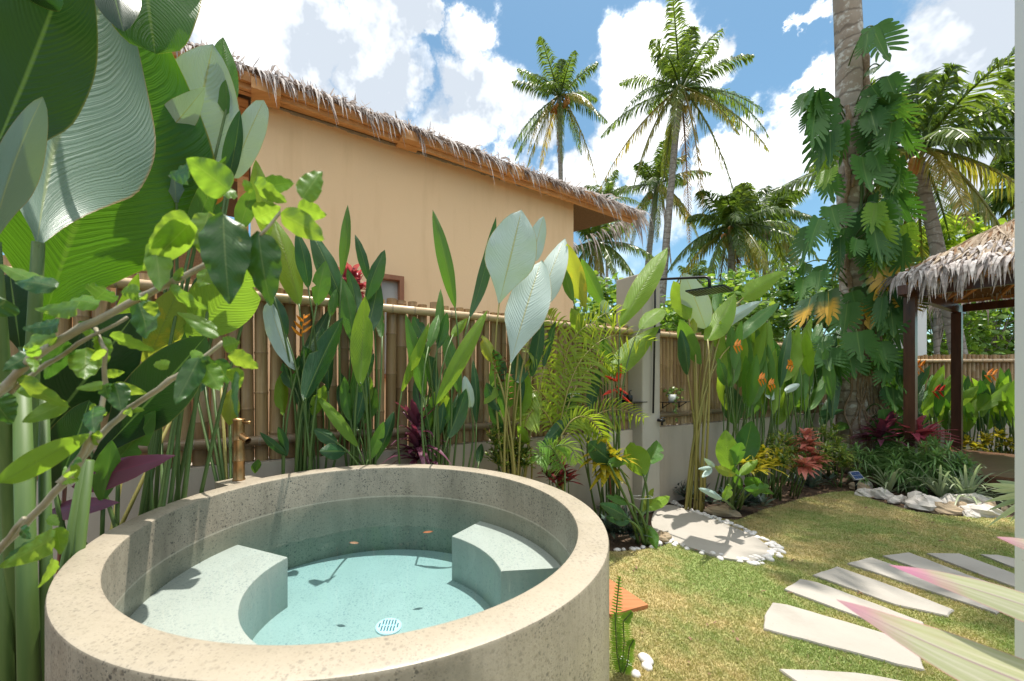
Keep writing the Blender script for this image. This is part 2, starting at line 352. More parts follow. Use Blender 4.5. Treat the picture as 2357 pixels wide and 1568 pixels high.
def barkmat(name, a, b, c, ring=0, sc=1.0):
    m, nt = newmat(name); t = NT(nt); o = t.pos()
    f = t.noise(7*sc, t.mapping(o, (1, 1, .35)), 6, .65)
    col = t.mix(f, a, b)
    li = t.rng(t.noise(9*sc, o, 6, .65), .52, .60); col = t.mix(t.math('MULTIPLY', li, .75), col, c)
    h = f
    if ring:
        w = t.n('ShaderNodeTexWave', wave_type='BANDS', bands_direction='Z'); w.inputs['Scale'].default_value = ring
        w.inputs['Distortion'].default_value = 9; w.inputs['Detail'].default_value = 4; t.l(o, w.inputs['Vector'])
        k = t.rng(w.outputs['Fac'], .12, .0)
        col = t.mix(t.math('MULTIPLY', k, .55), col, (.08, .06, .045)); h = t.math('ADD', f, t.math('MULTIPLY', w.outputs['Fac'], .5))
    dk = t.rng(t.noise(3, t.mapping(o, (1, 1, .8)), 5), .60, .75); col = t.mix(t.math('MULTIPLY', dk, .7), col, (.09, .06, .045))
    t.out(t.pbr(col, .85, t.bump(h, .6, .02), .25)); return m
M['bark'] = barkmat('palm_bark', (.27, .21, .16), (.44, .37, .30), (.66, .64, .58), 1.5)
M['bark2'] = barkmat('far_palm_bark', (.24, .20, .17), (.38, .33, .28), (.45, .42, .38), 1.6)
M['root'] = barkmat('aerial_root', (.20, .13, .08), (.34, .24, .16), (.40, .32, .24), 0, 3)
def soilmat():
    m, nt = newmat('garden_soil'); t = NT(nt); o = t.pos()
    col = t.mix(t.noise(6, o, 6, .65), (.07, .045, .03), (.16, .11, .075)); col = t.mix(t.rng(t.voro(30, o), .12, .05), col, (.24, .19, .14))
    t.out(t.pbr(col, .95, t.bump(t.noise(25, o, 6, .7), .6, .03), .2)); return m
M['soil'] = soilmat()
def grass_col(t, o, r):
    dry = t.rng(t.math('ADD', t.noise(1.3, o, 5, .65), t.math('MULTIPLY', t.noise(9, o, 3), .22)), .52, .72)
    g = t.mix(r, (.20, .28, .075), (.34, .39, .14))
    y = t.mix(r, (.50, .38, .17), (.68, .53, .28))
    return t.mix(t.math('MULTIPLY', dry, .85), g, y)
def lawnmats():
    m, nt = newmat('lawn_turf'); t = NT(nt); o = t.pos()
    col = grass_col(t, o, t.noise(90, o, 3))
    col = t.mix(t.rng(t.noise(70, o, 4, .7), .5, .8), col, (.26, .22, .11))
    t.out(t.pbr(col, .9, t.bump(t.noise(160, o, 4, .7), .7, .02), .2))
    m2, nt = newmat('grass_blade'); t = NT(nt); o = t.pos()
    v = t.var(); col = grass_col(t, o, v)
    col = t.mix(t.rng(v, .93, .95), col, (.45, .36, .19))
    p = t.pbr(col, .55, None, .35); tl = t.n('ShaderNodeBsdfTranslucent'); t.l(t.mix(.5, col, (.4, .5, .06)), tl.inputs[0])
    mx = t.n('ShaderNodeMixShader'); mx.inputs[0].default_value = .3; t.l(p, mx.inputs[1]); t.l(tl.outputs[0], mx.inputs[2]); t.out(mx.outputs[0])
    return m, m2
M['lawn'], M['grass'] = lawnmats()
def watermat():
    m, nt = newmat('clear_water'); t = NT(nt); o = t.pos()
    nr = t.bump(t.noise(5, o, 2), .06, .03)
    tr = t.n('ShaderNodeBsdfTransparent'); tr.inputs[0].default_value = (1, 1, 1, 1)
    gl = t.n('ShaderNodeBsdfGlossy'); gl.inputs['Roughness'].default_value = .0; t.l(nr, gl.inputs['Normal'])
    fr = t.n('ShaderNodeFresnel'); fr.inputs[0].default_value = 1.33; t.l(nr, fr.inputs['Normal'])
    # a body of water seen from inside must not reflect totally, so cap the share
    f = t.math('MINIMUM', fr.outputs[0], .6)
    mx = t.n('ShaderNodeMixShader'); t.l(f, mx.inputs[0]); t.l(tr.outputs[0], mx.inputs[1]); t.l(gl.outputs[0], mx.inputs[2])
    va = t.n('ShaderNodeVolumeAbsorption'); va.inputs['Color'].default_value = (.30, .80, .90, 1); va.inputs['Density'].default_value = 1.15
    t.out(mx.outputs[0], va.outputs[0]); return m
M['water'] = watermat()

# ---------------------------------------------------------------- plant builders
def wprof(kind, t):
    if kind == 'oval': return max(0.0, (math.sin(PI*min(1, t**.80)))**.62) if t < 1 else 0.0
    if kind == 'taper': return max(0.0, (math.sin(PI*min(1, t**1.12)))**.72*(.35+.65*min(1, t*2.6))) if t < 1 else 0.0
    if kind == 'toothed': return max(0.0, math.sin(PI*t**.62))**.75*(1+.07*(1 if int(t*40) % 2 else -1)) if t < 1 else 0.0
    if kind == 'paddle': return max(0.0, (math.sin(PI*min(1, t**.92)))**.80) if t < 1 else 0.0
    if kind == 'round': return max(0.0, math.sin(PI*t**.62))**.75 if t < 1 else 0.0
    if kind == 'lance': return max(0.0, math.sin(PI*t**.7))**.9 if t < 1 else 0.0
    if kind == 'strap': return min(1.0, .55+2.2*t)*(1-t**3.2)
    if kind == 'blunt': return max(0.0, math.sin(PI*min(1, t**.95)))**.42 if t < 1 else 0.0
    return 1.0
def blade(mb, base, tip, width, side, bow=None, kind='paddle', fold=.25, n=12, m=6, ripple=.02, rng=random, var=None, droop=0.0, curl=0.0):
    base = Vector(base); tip = Vector(tip); L = (tip-base).length
    bow = Vector(bow) if bow is not None else Vector((0, 0, 0))
    ph = rng.random()*6.3; ph2 = rng.random()*6.3; fr = rng.uniform(2.2, 4.5)
    cut = {}
    if n >= 12 and kind == 'paddle':
        for _ in range(rng.choice((0, 0, 0, 1, 1, 2))): cut[(rng.randrange(2, n-1), rng.choice((-1, 1)))] = rng.uniform(.25, .7)
    P = []
    for i in range(n+1):
        t = i/n; P.append(base.lerp(tip, t) + bow*(4*t*(1-t)) - UP*(droop*L*(t**2.5)))
    rows = []; uvs = []
    for i in range(n+1):
        t = i/n; T = (P[min(i+1, n)]-P[max(i-1, 0)]).normalized()
        S = side - T*side.dot(T)
        S = S.normalized() if S.length > 1e-6 else T.orthogonal().normalized()
        Nn = S.cross(T); w = width*.5*wprof(kind, t)+.0006
        row = []
        for j in range(m+1):
            c = -1+2*j/m; fa = fold*(1-.5*t) + curl*abs(c)
            rp = ripple*width*(abs(c)**2)*math.sin(fr*2*PI*t + (ph if c < 0 else ph2))
            k = 1-cut.get((i, 1 if c > 0 else -1), 0)*max(0, abs(c)-.3)/.7; row.append(P[i] + S*(c*k*w*math.cos(fa)) + Nn*(abs(c)*k*w*math.sin(fa) + rp)); uvs.append((.5+c*.5, t))
        rows.append(row)
    mb.grid(rows, uvs, rng.random() if var is None else var)
def view_side(p, axis, face):
    """direction across a leaf that shows its width to a viewer in the garden, turned by face degrees about the midrib"""
    vd = (Vector(p)-CAM).normalized(); ax = Vector(axis).normalized(); s = ax.cross(vd)
    s = s.normalized() if s.length > 1e-5 else ax.orthogonal().normalized()
    return Matrix.Rotation(math.radians(face), 3, ax) @ s
def bez(a, b, c, n=8): return [(1-t)**2*a + 2*t*(1-t)*b + t*t*c for t in [i/n for i in range(n+1)]]

OVAL = ('leaf_waxy_underside', 'leaf_waxy_near', 'leaf_broad_dark', 'leaf_broad_backlit')
def leafy(root, p, q, w, mat, rng, depth_scale, face=None, bow=.06, kind='paddle', fold=None, n=14, m=6, ripple=.03, name='leaf', droop=0.0, curl=0.0):
    ax = q-p; L = ax.length
    face = rng.uniform(-38, 38) if face is None else face
    if kind == 'paddle' and mat.name in OVAL: kind = 'taper' if w > 60 else 'oval'
    flat = face == 'flat'; s = ax.cross(UP).normalized() if flat else view_side((p+q)/2, ax, face); face = 0 if flat else face
    mb = MB(); nn = s.cross(ax.normalized())
    blade(mb, p, q, w*depth_scale/max(.35, math.cos(math.radians(face))), s, nn*(bow*L*rng.choice((-1, 1))), kind, rng.uniform(.25, .75) if fold is None else fold, n, m, ripple, rng, None, droop, curl)
    return mb.build(name, mat, root, True)
def paddle_plant(name, label, cat, group, bx, s, spec, R, kx, dm='leaf', stem='stem', seed=1, spread=.10, srad=.009, base=None, jit=.10, kind='paddle', extra=0):
    """a clump whose leaves were measured in the garden's fence plane moved out by s; each leaf (bx,by,tx,ty,w[,mat[,face[,ds]]])"""
    rng = random.Random(seed)
    if base is None:
        g = at_s(bx, V0, s); base = Vector((g.x, g.y, 0))
    root = thing(name, base, label, cat, group); spec = list(spec)
    for _ in range(extra):
        cx = (bx-R(0, 0)[0])*kx+rng.uniform(-.5, .5)*kx*70; by = rng.uniform(930, 1330); h_ = rng.uniform(170, 320)
        oy = (517.9-R(0, 0)[1])*kx; spec.append((cx, by+oy, cx+rng.uniform(-90, 90), by-h_+oy, rng.uniform(55, 100), rng.choice(('leaf', 'leafd', 'leafd', 'leaf', 'leafl')), rng.uniform(-40, 40), rng.uniform(-.12, .03)))
    for sp in spec:
        x0, y0, x1, y1, w = sp[:5]; mt = sp[5] if len(sp) > 5 and sp[5] else dm
        face = sp[6] if len(sp) > 6 else None; ds = sp[7] if len(sp) > 7 else rng.uniform(-jit, jit)
        ua, va = R(x0, y0); ub, vb = R(x1, y1)
        p = at_s(ua, va, s+ds); q = at_s(ub, vb, s+ds+rng.uniform(-.10, .10))
        dep = (p.y+q.y)/2
        leafy(root, p, q, w/kx*1.0, M[mt], rng, dep/F, face, kind=kind)
        if not (len(sp) > 8 and sp[8] == 0):
            g = Vector((base.x+rng.uniform(-spread, spread), base.y+rng.uniform(-spread, spread)*.6, 0))
            ax = (q-p).normalized()
            mid = g.lerp(p, .6); mid.z = min(p.z*.62, p.z-.05)
            if ax.z > 0: mid = p - ax*(p.z*.38)
            if ds > .25: mid = Vector((g.x*.85+p.x*.15, g.y*.85+p.y*.15, p.z*.93))
            mid.x = max(min(mid.x, max(g.x, p.x)+.1), min(g.x, p.x)-.1)
            mb = MB(); mb.tube(bez(g, mid, p+ax*.02, 9), [srad*(1.15-.6*i/9) for i in range(10)], 7)
            mb.build('stalk', M[stem], root, True)
    return root
def rosette(mb, c, n, L, w, e0, e1, rng, kind='strap', droop=.5, fold=.25, seg=6, m=2, ripple=0.0, az=(0, 2*PI), var=None):
    for i in range(n):
        a = az[0] + (az[1]-az[0])*(i+rng.random()*.7)/n; e = math.radians(rng.uniform(e0, e1)); l = L*rng.uniform(.7, 1.1)
        d = Vector((math.cos(a)*math.cos(e), math.sin(a)*math.cos(e), math.sin(e)))
        s = d.cross(UP).normalized()
        blade(mb, c, Vector(c)+d*l, w*rng.uniform(.8, 1.15), s, None, kind, fold, seg, m, ripple, rng, rng.random() if var is None else var, droop*rng.uniform(.6, 1.2))
def bush(name, label, cat, group, base, tops, n, L, w, mat, seed, stem='stem', e=(5, 80), kind='lance', droop=.25, whorls=2, gap=.07, ripple=.05, fold=.2, srad=.006, m=2):
    """a shrub: one stem to each top, with whorls of leaves at and below the top"""
    rng = random.Random(seed); base = Vector(base); root = thing(name, base, label, cat, group)
    st = MB(); fo = MB()
    for tp in tops:
        tp = Vector(tp); g = base + Vector((rng.uniform(-.05, .05), rng.uniform(-.05, .05), 0)); g.z = 0
        mid = g.lerp(tp, .5) + Vector((rng.uniform(-.04, .04), rng.uniform(-.04, .04), .05))
        st.tube(bez(g, mid, tp, 6), [srad*(1.2-.1*i) for i in range(7)], 6)
        dn = (tp-mid).normalized()
        for k in range(whorls):
            rosette(fo, tp - dn*gap*k, n, L*(1+.12*k), w, e[0]-12*k, e[1]-25*k, rng, kind, droop, fold, 6, m, ripple)
    st.build('stem', M[stem], root, True); fo.build('foliage', M[mat], root, True)
    return root
def frond(mb, rb, base, az, el, L, droop, nl, ll, lw, rng, var, hang=.5, vang=.5):
    """a pinnate palm frond: leaflets to mb, midrib to rb"""
    base = Vector(base); h = Vector((math.cos(az), math.sin(az), 0)); pts = []; n = 10
    for i in range(n+1):
        t = i/n; pts.append(base + h*(L*math.cos(el)*t*(1-.18*droop*t*t)) + UP*(L*(math.sin(el)*t - droop*t**2.1)))
    rb.tube(pts, [lw*.75*(1.15-i/n) for i in range(n+1)], 5, False, var)
    for k in range(nl):
        t = .12 + .88*(k+.5)/nl; f = t*n; i = min(n-1, int(f)); p = pts[i].lerp(pts[i+1], f-i); T = (pts[i+1]-pts[i]).normalized()
        S = T.cross(UP); S = S.normalized() if S.length > 1e-4 else h.cross(UP)
        U = S.cross(T); lf = ll*(math.sin(PI*min(1, (.15+.85*t))**.9)**.5*.9+.1)*(1 if t < .93 else .7)*rng.uniform(.8, 1.1)
        for sg in (-1, 1):
            if rng.random() < .06: continue
            d = (S*sg*.75 + T*rng.uniform(.40, .85) + U*rng.uniform(-.1, vang) + Vector((0, 0, -hang*.55))).normalized()
            a1 = p + d*lf*.45; a2 = a1 + (d*.55+Vector((0, 0, -1))*hang*rng.uniform(.5, 1.3)).normalized()*lf*.5
            wv = (T*.8+U*rng.uniform(-.5, .5)).normalized()*lw*.5; v = min(1, max(0, var+rng.uniform(-.12, .12)))
            mb.add([p-wv*.6, p+wv*.6, a1+wv, a1-wv, a2], [(0, 1, 2, 3), (3, 2, 4)], [(.3, 0), (.7, 0), (.7, .5), (.3, .5), (.5, 1)], v)
def frondmat():
    m, nt = newmat('coconut_frond'); t = NT(nt); v = t.var(); nz = t.noise(.8, t.pos(), 3)
    r = t.n('ShaderNodeValToRGB'); t.l(t.math('ADD', v, t.math('MULTIPLY', t.math('SUBTRACT', nz, .5), .35)), r.inputs[0])
    cr = r.color_ramp; cr.elements[0].position = .0; cr.elements[0].color = (.065, .11, .022, 1); cr.elements[1].position = 1; cr.elements[1].color = (.22, .13, .07, 1)
    for ps, cl in ((.35, (.12, .17, .035, 1)), (.55, (.20, .19, .03, 1)), (.72, (.32, .23, .05, 1)), (.86, (.30, .17, .06, 1))):
        e = cr.elements.new(ps); e.color = cl
    p = t.pbr(r.outputs[0], .36, None, .55); tl = t.n('ShaderNodeBsdfTranslucent')
    t.l(t.mix(1.0, r.outputs[0], (2.8, 2.8, 1.3), 'MULTIPLY'), tl.inputs[0])
    mx = t.n('ShaderNodeMixShader'); mx.inputs[0].default_value = .36; t.l(p, mx.inputs[1]); t.l(tl.outputs[0], mx.inputs[2]); t.out(mx.outputs[0])
    return m
M['frond'] = frondmat()
def ball(mb, c, rx, rz, n=10, m=7, var=0.0):
    c = Vector(c)
    mb.grid([[c + Vector((rx*math.sin(PI*(i+.02)/(m+.04))*math.cos(2*PI*j/n), rx*math.sin(PI*(i+.02)/(m+.04))*math.sin(2*PI*j/n), rz*math.cos(PI*(i+.02)/(m+.04)))) for j in range(n)] for i in range(m+1)], None, var, True)
def coco_palm(label, crown, foot, seed, nf=26, L=3.3, old=.25, coco='coco', ncoco=10, trad=.13, up=1.0, group='coconut palms beyond the garden', ll=.75, droop=1.0):
    rng = random.Random(seed); crown = Vector(crown); foot = Vector(foot)
    root = thing('coconut_palm', foot, label, 'palm tree', group)
    mb = MB(); mid = foot.lerp(crown, .5) + Vector((crown.x-foot.x, crown.y-foot.y, 0))*-.12
    pts = bez(foot, mid, crown, 14); mb.tube(pts, [trad*(1.35-.55*(i/14)**.5) for i in range(15)], 12)
    mb.build('trunk', M['bark2'], root, True)
    fm = MB(); rb = MB()
    for k in range(nf):
        a = k*2.39996 + rng.uniform(-.5, .5); t = (k+.5)/nf
        el = math.radians(86 - 160*t**1.05*up + rng.uniform(-13, 13)); l = L*rng.uniform(.72, 1.08)*(.8 if t < .12 else 1)
        var = .05+.25*rng.random()
        if t > 1-old: var = rng.uniform(.28, .68)
        if t > .96: var = .95
        frond(fm, rb, crown+Vector((math.cos(a), math.sin(a), 0))*.1, a, el, l, (.26+.34*t)*droop*rng.uniform(.6, 1.45), 64, ll, .058, rng, var, .5+.9*t, .5*(1-t))
    fm.build('crown', M['frond'], root); rb.build('frond_ribs', M['frond'], root)
    for k in range(ncoco):
        a = rng.uniform(0, 2*PI); c = MB()
        ball(c, crown + Vector((math.cos(a)*rng.uniform(.22, .5), math.sin(a)*rng.uniform(.22, .5), -rng.uniform(.15, .75))), .12, .15)
        c.build('coconut', M[coco], root, True)
    return root
def leaf_card(mb, c, nrm, L, w, rng, var):
    nrm = nrm.normalized(); a = nrm.orthogonal().normalized(); a = Matrix.Rotation(rng.uniform(0, 6.28), 3, nrm) @ a; b = nrm.cross(a)
    c = Vector(c); dn = nrm*(-L*.12)
    vs = [c-a*L*.5, c-a*L*.12+b*w*.5+dn*.4, c+a*L*.22+b*w*.42+dn*.6, c+a*L*.5+dn*1.6, c+a*L*.22-b*w*.42+dn*.6, c-a*L*.12-b*w*.5+dn*.4, c+a*L*.1]
    mb.add(vs, [(0, 6, 1), (1, 6, 2), (2, 6, 3), (3, 6, 4), (4, 6, 5), (5, 6, 0)], [(.5, 0), (.9, .4), (.9, .7), (.5, 1), (.1, .7), (.1, .4), (.5, .5)], var)
def leafy_tree(name, label, cat, group, base, h, rad, ncl, per, L, w, mat, seed, trunk=.09, low=.25, flat=1.0, tmat='bark2'):
    rng = random.Random(seed); base = Vector(base); root = thing(name, base, label, cat, group)
    tk = MB(); top = base + Vector((rng.uniform(-.3, .3), rng.uniform(-.2, .2), h*.75))
    tk.tube(bez(base, base+Vector((rng.uniform(-.2, .2), 0, h*.4)), top, 8), [trunk*(1.2-.09*i) for i in range(9)], 9)
    fo = MB()
    for k in range(ncl):
        d = Vector((rng.gauss(0, 1), rng.gauss(0, 1), rng.gauss(0, 1))).normalized()*rng.uniform(.45, 1.0)
        c = base + Vector((0, 0, h*(low+1)/2)) + Vector((d.x*rad, d.y*rad*flat, d.z*h*(1-low)/2))
        o = base.lerp(top, rng.uniform(.45, .95)); tk.tube(bez(o, (o+c)/2+Vector((0, 0, -.1)), c, 4), [trunk*.28, trunk*.22, trunk*.17, trunk*.12, trunk*.06], 5, False)
        cr = rng.uniform(.22, .42)*rad; tone = rng.random()*.6
        for j in range(per):
            e = Vector((rng.gauss(0, .5), rng.gauss(0, .5), rng.gauss(0, .36)))*cr
            nn = Vector((rng.gauss(0, .55), rng.gauss(0, .55)-.25, 1)) if rng.random() < .7 else Vector((rng.gauss(0, 1), -1, rng.gauss(0, .5)))
            leaf_card(fo, c+e, nn, L*rng.uniform(.7, 1.2), w*rng.uniform(.8, 1.2), rng, tone+rng.random()*.3)
    tk.build('trunk', M[tmat], root, True); fo.build('crown', M[mat], root)
    return root
def bract_flower(root, p, d, side, n, L, mat='flower', name='flower'):
    """a heliconia head: pointed boat bracts alternating up a zigzag stalk"""
    mb = MB(); p = Vector(p); d = Vector(d).normalized(); side = Vector(side).normalized()
    mb.tube([p+d*(L*.30*i) for i in range(n+1)], [.006*L/.1*.6]*(n+1), 5)
    for i in range(n):
        b = p + d*(L*.30*i); sg = 1 if i % 2 else -1
        t = (d*.75 + side*sg*.8).normalized(); w = t.cross(d.cross(side)).normalized()
        blade(mb, b, b+t*L*(1.1-.09*i), L*.28, w, d*-.04*L, 'lance', .9, 6, 4, 0, random.Random(i))
        blade(mb, b, b+t*L*(1.1-.09*i), L*.24, d.cross(side), None, 'lance', .9, 6, 4, 0, random.Random(i+9))
    return mb.build(name, M[mat], root, True)
# ================================================================ camera, light, sky
sc = bpy.context.scene
cd = bpy.data.cameras.new('camera'); cam = bpy.data.objects.new('camera', cd); C.objects.link(cam)
cam.location = CAM; cam.rotation_euler = (PI/2, 0, 0)
cd.sensor_width = 36.0; cd.lens = 36.0*F/2357; cd.shift_x = (1178.5-U0)/2357; cd.shift_y = (V0-784)/2357
cd.clip_end = 900; cd.clip_start = .02
cd.dof.use_dof = True; cd.dof.focus_distance = 2.6; cd.dof.aperture_fstop = 4.5
sc.camera = cam
sc.view_settings.view_transform = 'Standard'; sc.view_settings.look = 'None'; sc.view_settings.gamma = 1
sc.view_settings.exposure = EXPO
SUN = Vector((.265, .36, 2.18)).normalized()
sl = bpy.data.lights.new('sun', 'SUN'); sl.energy = 1.98; sl.angle = math.radians(.53); sl.color = (1, .95, .87)
so = bpy.data.objects.new('sun', sl); C.objects.link(so); so.rotation_euler = SUN.to_track_quat('Z', 'Y').to_euler(); so.location = (3, 5, 12)
w = bpy.data.worlds.new('World'); sc.world = w; w.use_nodes = True; nt = w.node_tree; nt.nodes.clear(); t = NT(nt)
sky = t.n('ShaderNodeTexSky', sky_type='NISHITA'); sky.sun_disc = False
sky.sun_elevation = math.asin(SUN.z); sky.sun_rotation = math.atan2(SUN.x, SUN.y); sky.air_density = 1.0; sky.dust_density = .6; sky.ozone_density = 1.6
dirv = t.n('ShaderNodeTexCoord').outputs['Generated']
def vmath(op, a, b):
    x = t.n('ShaderNodeVectorMath', operation=op)
    for i, q in enumerate((a, b)):
        if isinstance(q, bpy.types.NodeSocket): t.l(q, x.inputs[i])
        else: x.inputs[i].default_value = q
    return x.outputs['Value'] if op in ('DOT_PRODUCT', 'LENGTH', 'DISTANCE') else x.outputs[0]
nv = t.n('ShaderNodeTexNoise'); nv.inputs['Scale'].default_value = 7; nv.inputs['Detail'].default_value = 7; nv.inputs['Roughness'].default_value = .62; t.l(dirv, nv.inputs['Vector'])
wd = vmath('ADD', dirv, vmath('MULTIPLY', vmath('SUBTRACT', nv.outputs['Color'], (.5, .5, .5)), (.26, .26, .26)))
wd = vmath('NORMALIZE', wd, (0, 0, 0))
# cloud banks: (x, y, radius) measured as directions, weight
CL = [(480, 60, 210, .95), (690, 60, 200, .95), (640, 250, 190, .95), (860, 180, 165, .9), (900, 20, 120, .95), (1090, 60, 95, .9), (985, 30, 60, .9),
      (960, 175, 60, .6), (1090, 240, 130, .95), (1190, 300, 110, .9), (1010, 330, 120, .6), (1330, 420, 120, .9), (1480, 330, 130, .9), (1500, 130, 150, 1), (1450, 250, 120, .9), (1640, 150, 85, .95),
      (1700, 420, 130, .9), (1830, 330, 150, 1), (1920, 170, 90, .9), (1900, 40, 40, .7), (2150, 130, 260, 1), (2250, 330, 190, .8), (2090, 400, 200, .8), (1180, 470, 110, .6), (1560, 480, 110, .5),
      (1420, 580, 90, .35), (1800, 600, 110, .4), (2250, 560, 160, .5), (1460, 520, 160, .3), (180, 200, 400, .8), (2800, 200, 500, .9), (1300, -500, 350, .7), (2100, -420, 300, .6)]
den = None
for x, y, r, wt in CL:
    d = ray(x, y).normalized(); ra = (ray(x+r, y).normalized()-d).length*.5 + (ray(x, y+r).normalized()-d).length*.5
    dist = vmath('DISTANCE', wd, tuple(d)); k = t.rng(dist, ra*1.12, ra*.35, 0, wt, True)
    den = k if den is None else t.math('MAXIMUM', den, k)
den = t.math('MAXIMUM', den, t.rng(vmath('DOT_PRODUCT', dirv, (0, -.40, .917)), .40, .88, 0, .66, True))
n2 = t.noise(11, dirv, 8, .62); den = t.math('ADD', den, t.math('MULTIPLY', t.math('SUBTRACT', n2, .5), .42))
mask = t.rng(den, .10, .74, 0, 1, True)
# part of the sky behind the viewer: unseen broken cloud, added as fill light
shade = t.math('ADD', t.noise(3.4, dirv, 6, .6), t.math('MULTIPLY', t.rng(vmath('DOT_PRODUCT', dirv, tuple(ray(620, 150).normalized())), .90, .985), -.13))
shade = t.math('ADD', shade, t.math('MULTIPLY', t.rng(vmath('DOT_PRODUCT', dirv, tuple(ray(2180, 260).normalized())), .93, .99), -.12))
shade = t.rng(shade, .37, .63)
ccol = t.mix(shade, (1.5, 1.66, 1.86), (6.4, 6.3, 6.1))
scol = t.mix(1.0, sky.outputs[0], SKYTINT, 'MULTIPLY')
bg = t.n('ShaderNodeBackground'); t.l(t.mix(t.math('POWER', mask, 1.6), scol, ccol), bg.inputs[0]); bg.inputs[1].default_value = .15
wo = t.n('ShaderNodeOutputWorld'); t.l(bg.outputs[0], wo.inputs[0])
sc.cycles.max_bounces = 10; sc.cycles.transparent_max_bounces = 24; sc.cycles.transmission_bounces = 6; sc.cycles.diffuse_bounces = 4
sc.cycles.sample_clamp_indirect = 6; sc.cycles.use_denoising = True; sc.cycles.volume_step_rate = 1
sc.cycles.caustics_reflective = False; sc.cycles.caustics_refractive = False

# ================================================================ ground
rg = random.Random(4)
mb = MB(); R = 420; nn = 48
mb.add([(0, 0, -.012)] + [(R*math.cos(2*PI*i/nn), R*math.sin(2*PI*i/nn), -.012) for i in range(nn)], [(0, 1+i, 1+(i+1) % nn) for i in range(nn)])
tag(mb.build('ground', M['soil']), kind='structure')
mb = MB(); mb.box(fp(1.2, -.86, .004), D*5.6, N*.62, UP*.004); tag(mb.build('bounce_strip', M['lowwall']), kind='structure')  # unseen pale strip behind the fence, added to bounce sun onto the house wall
def G(*pts): return [at_z(*p) for p in pts]
edge = G(*[r8(*p) for p in ((330, 600), (400, 572), (450, 572), (560, 562), (650, 548), (800, 470), (905, 415), (1000, 425), (1130, 372), (1230, 345), (1300, 322), (1450, 290), (1545, 285), (1600, 308), (1700, 345), (1850, 385), (2000, 403), (2230, 414), (2420, 402))])
lawn_poly = [(p.x, p.y) for p in edge] + [(7.5, 3.6), (7.5, -.6), (-.6, -.6), (-.2, .6), (.6, 1.6)]
mb = MB(); mb.add([(x, y, .006) for x, y in lawn_poly], [tuple(range(len(lawn_poly)))[::-1]])
tag(mb.build('lawn', M['lawn']), kind='structure')
def inside(poly, x, y):
    r = False; j = len(poly)-1
    for i in range(len(poly)):
        xi, yi = poly[i]; xj, yj = poly[j]
        if (yi > y) != (yj > y) and x < (xj-xi)*(y-yi)/(yj-yi)+xi: r = not r
        j = i
    return r
def smooth(poly, k=2):
    for _ in range(k):
        o = []
        for i in range(len(poly)):
            a, b = poly[i], poly[(i+1) % len(poly)]
            o += [(a[0]*.75+b[0]*.25, a[1]*.75+b[1]*.25), (a[0]*.25+b[0]*.75, a[1]*.25+b[1]*.75)]
        poly = o
    return poly
# ---- stepping stones
STONES = [
 ('cut off by the lower frame edge', [r8(*p) for p in ((1200, 1122), (1330, 1128), (1560, 1140), (1790, 1182), (1960, 1275), (1900, 1330), (1560, 1290), (1330, 1215))]),
 ('broad, pale and rounded at its right end, lying across sunny dry grass', [r8(*p) for p in ((1165, 808), (1240, 820), (1520, 902), (1800, 985), (1868, 1058), (1893, 1132), (1760, 1100), (1590, 1055), (1125, 932), (1130, 870))]),
 ('tapering to a blunt right end under the nearest cordyline leaf tip', [r8(*p) for p in ((1300, 698), (1380, 714), (1640, 810), (1888, 905), (1885, 932), (1828, 966), (1530, 860), (1220, 745))]),
 ('half shaded, its left corner by the lawn shadow edge', [q5(*p) for p in ((86, 846), (248, 790), (700, 950), (1045, 1085), (1000, 1125), (640, 1046))]),
 ('grey in the shade, crossed by the upper cordyline leaf', [q5(*p) for p in ((320, 768), (477, 727), (900, 870), (1400, 1048), (1330, 1105), (880, 955))]),
 ('long and narrow, running to the foot of the white post', [q5(*p) for p in ((562, 717), (738, 695), (1130, 845), (1560, 995), (1500, 1040), (1000, 880))]),
 ('with a wide square far end, second from the rock border', [q5(*p) for p in ((856, 700), (1080, 703), (1450, 838), (1560, 880), (1560, 965), (1190, 832))]),
 ('mostly hidden behind the white post, nearest the rock border', [q5(*p) for p in ((1226, 708), (1335, 711), (1560, 760), (1600, 830), (1450, 797))])]
stone_polys = []
for k, (txt, pts) in enumerate(STONES):
    pl = [at_z(u, v, .02) for u, v in pts]; fine = []
    for i in range(len(pl)):
        a, b = pl[i], pl[(i+1) % len(pl)]; m = max(2, int((b-a).length/.05))
        for j in range(m):
            q = a.lerp(b, j/m); fine.append((q.x+rg.uniform(-.003, .003), q.y+rg.uniform(-.003, .003)))
    ar = sum(fine[i][0]*fine[(i+1) % len(fine)][1]-fine[(i+1) % len(fine)][0]*fine[i][1] for i in range(len(fine)))
    if ar < 0: fine = fine[::-1]
    stone_polys.append([(sum(p[0] for p in fine)/len(fine)*.035+x*.965, sum(p[1] for p in fine)/len(fine)*.035+y*.965) for x, y in fine])
    cx = sum(p[0] for p in fine)/len(fine); cy = sum(p[1] for p in fine)/len(fine); n_ = len(fine)
    mb = MB(); top = [(cx+(x-cx)*.985, cy+(y-cy)*.985, .022) for x, y in fine]
    mb.add([(x, y, -.01) for x, y in fine]+[(x, y, .015) for x, y in fine]+top, [(i, (i+1) % n_, n_+(i+1) % n_, n_+i) for i in range(n_)]+[(n_+i, n_+(i+1) % n_, 2*n_+(i+1) % n_, 2*n_+i) for i in range(n_)]+[tuple(range(2*n_, 3*n_))])
    tag(mb.build('stepping_stone', M['stone'], org=(cx, cy, 0)), 'pale stepping stone '+txt, 'paving slab', 'stepping stones across the lawn')
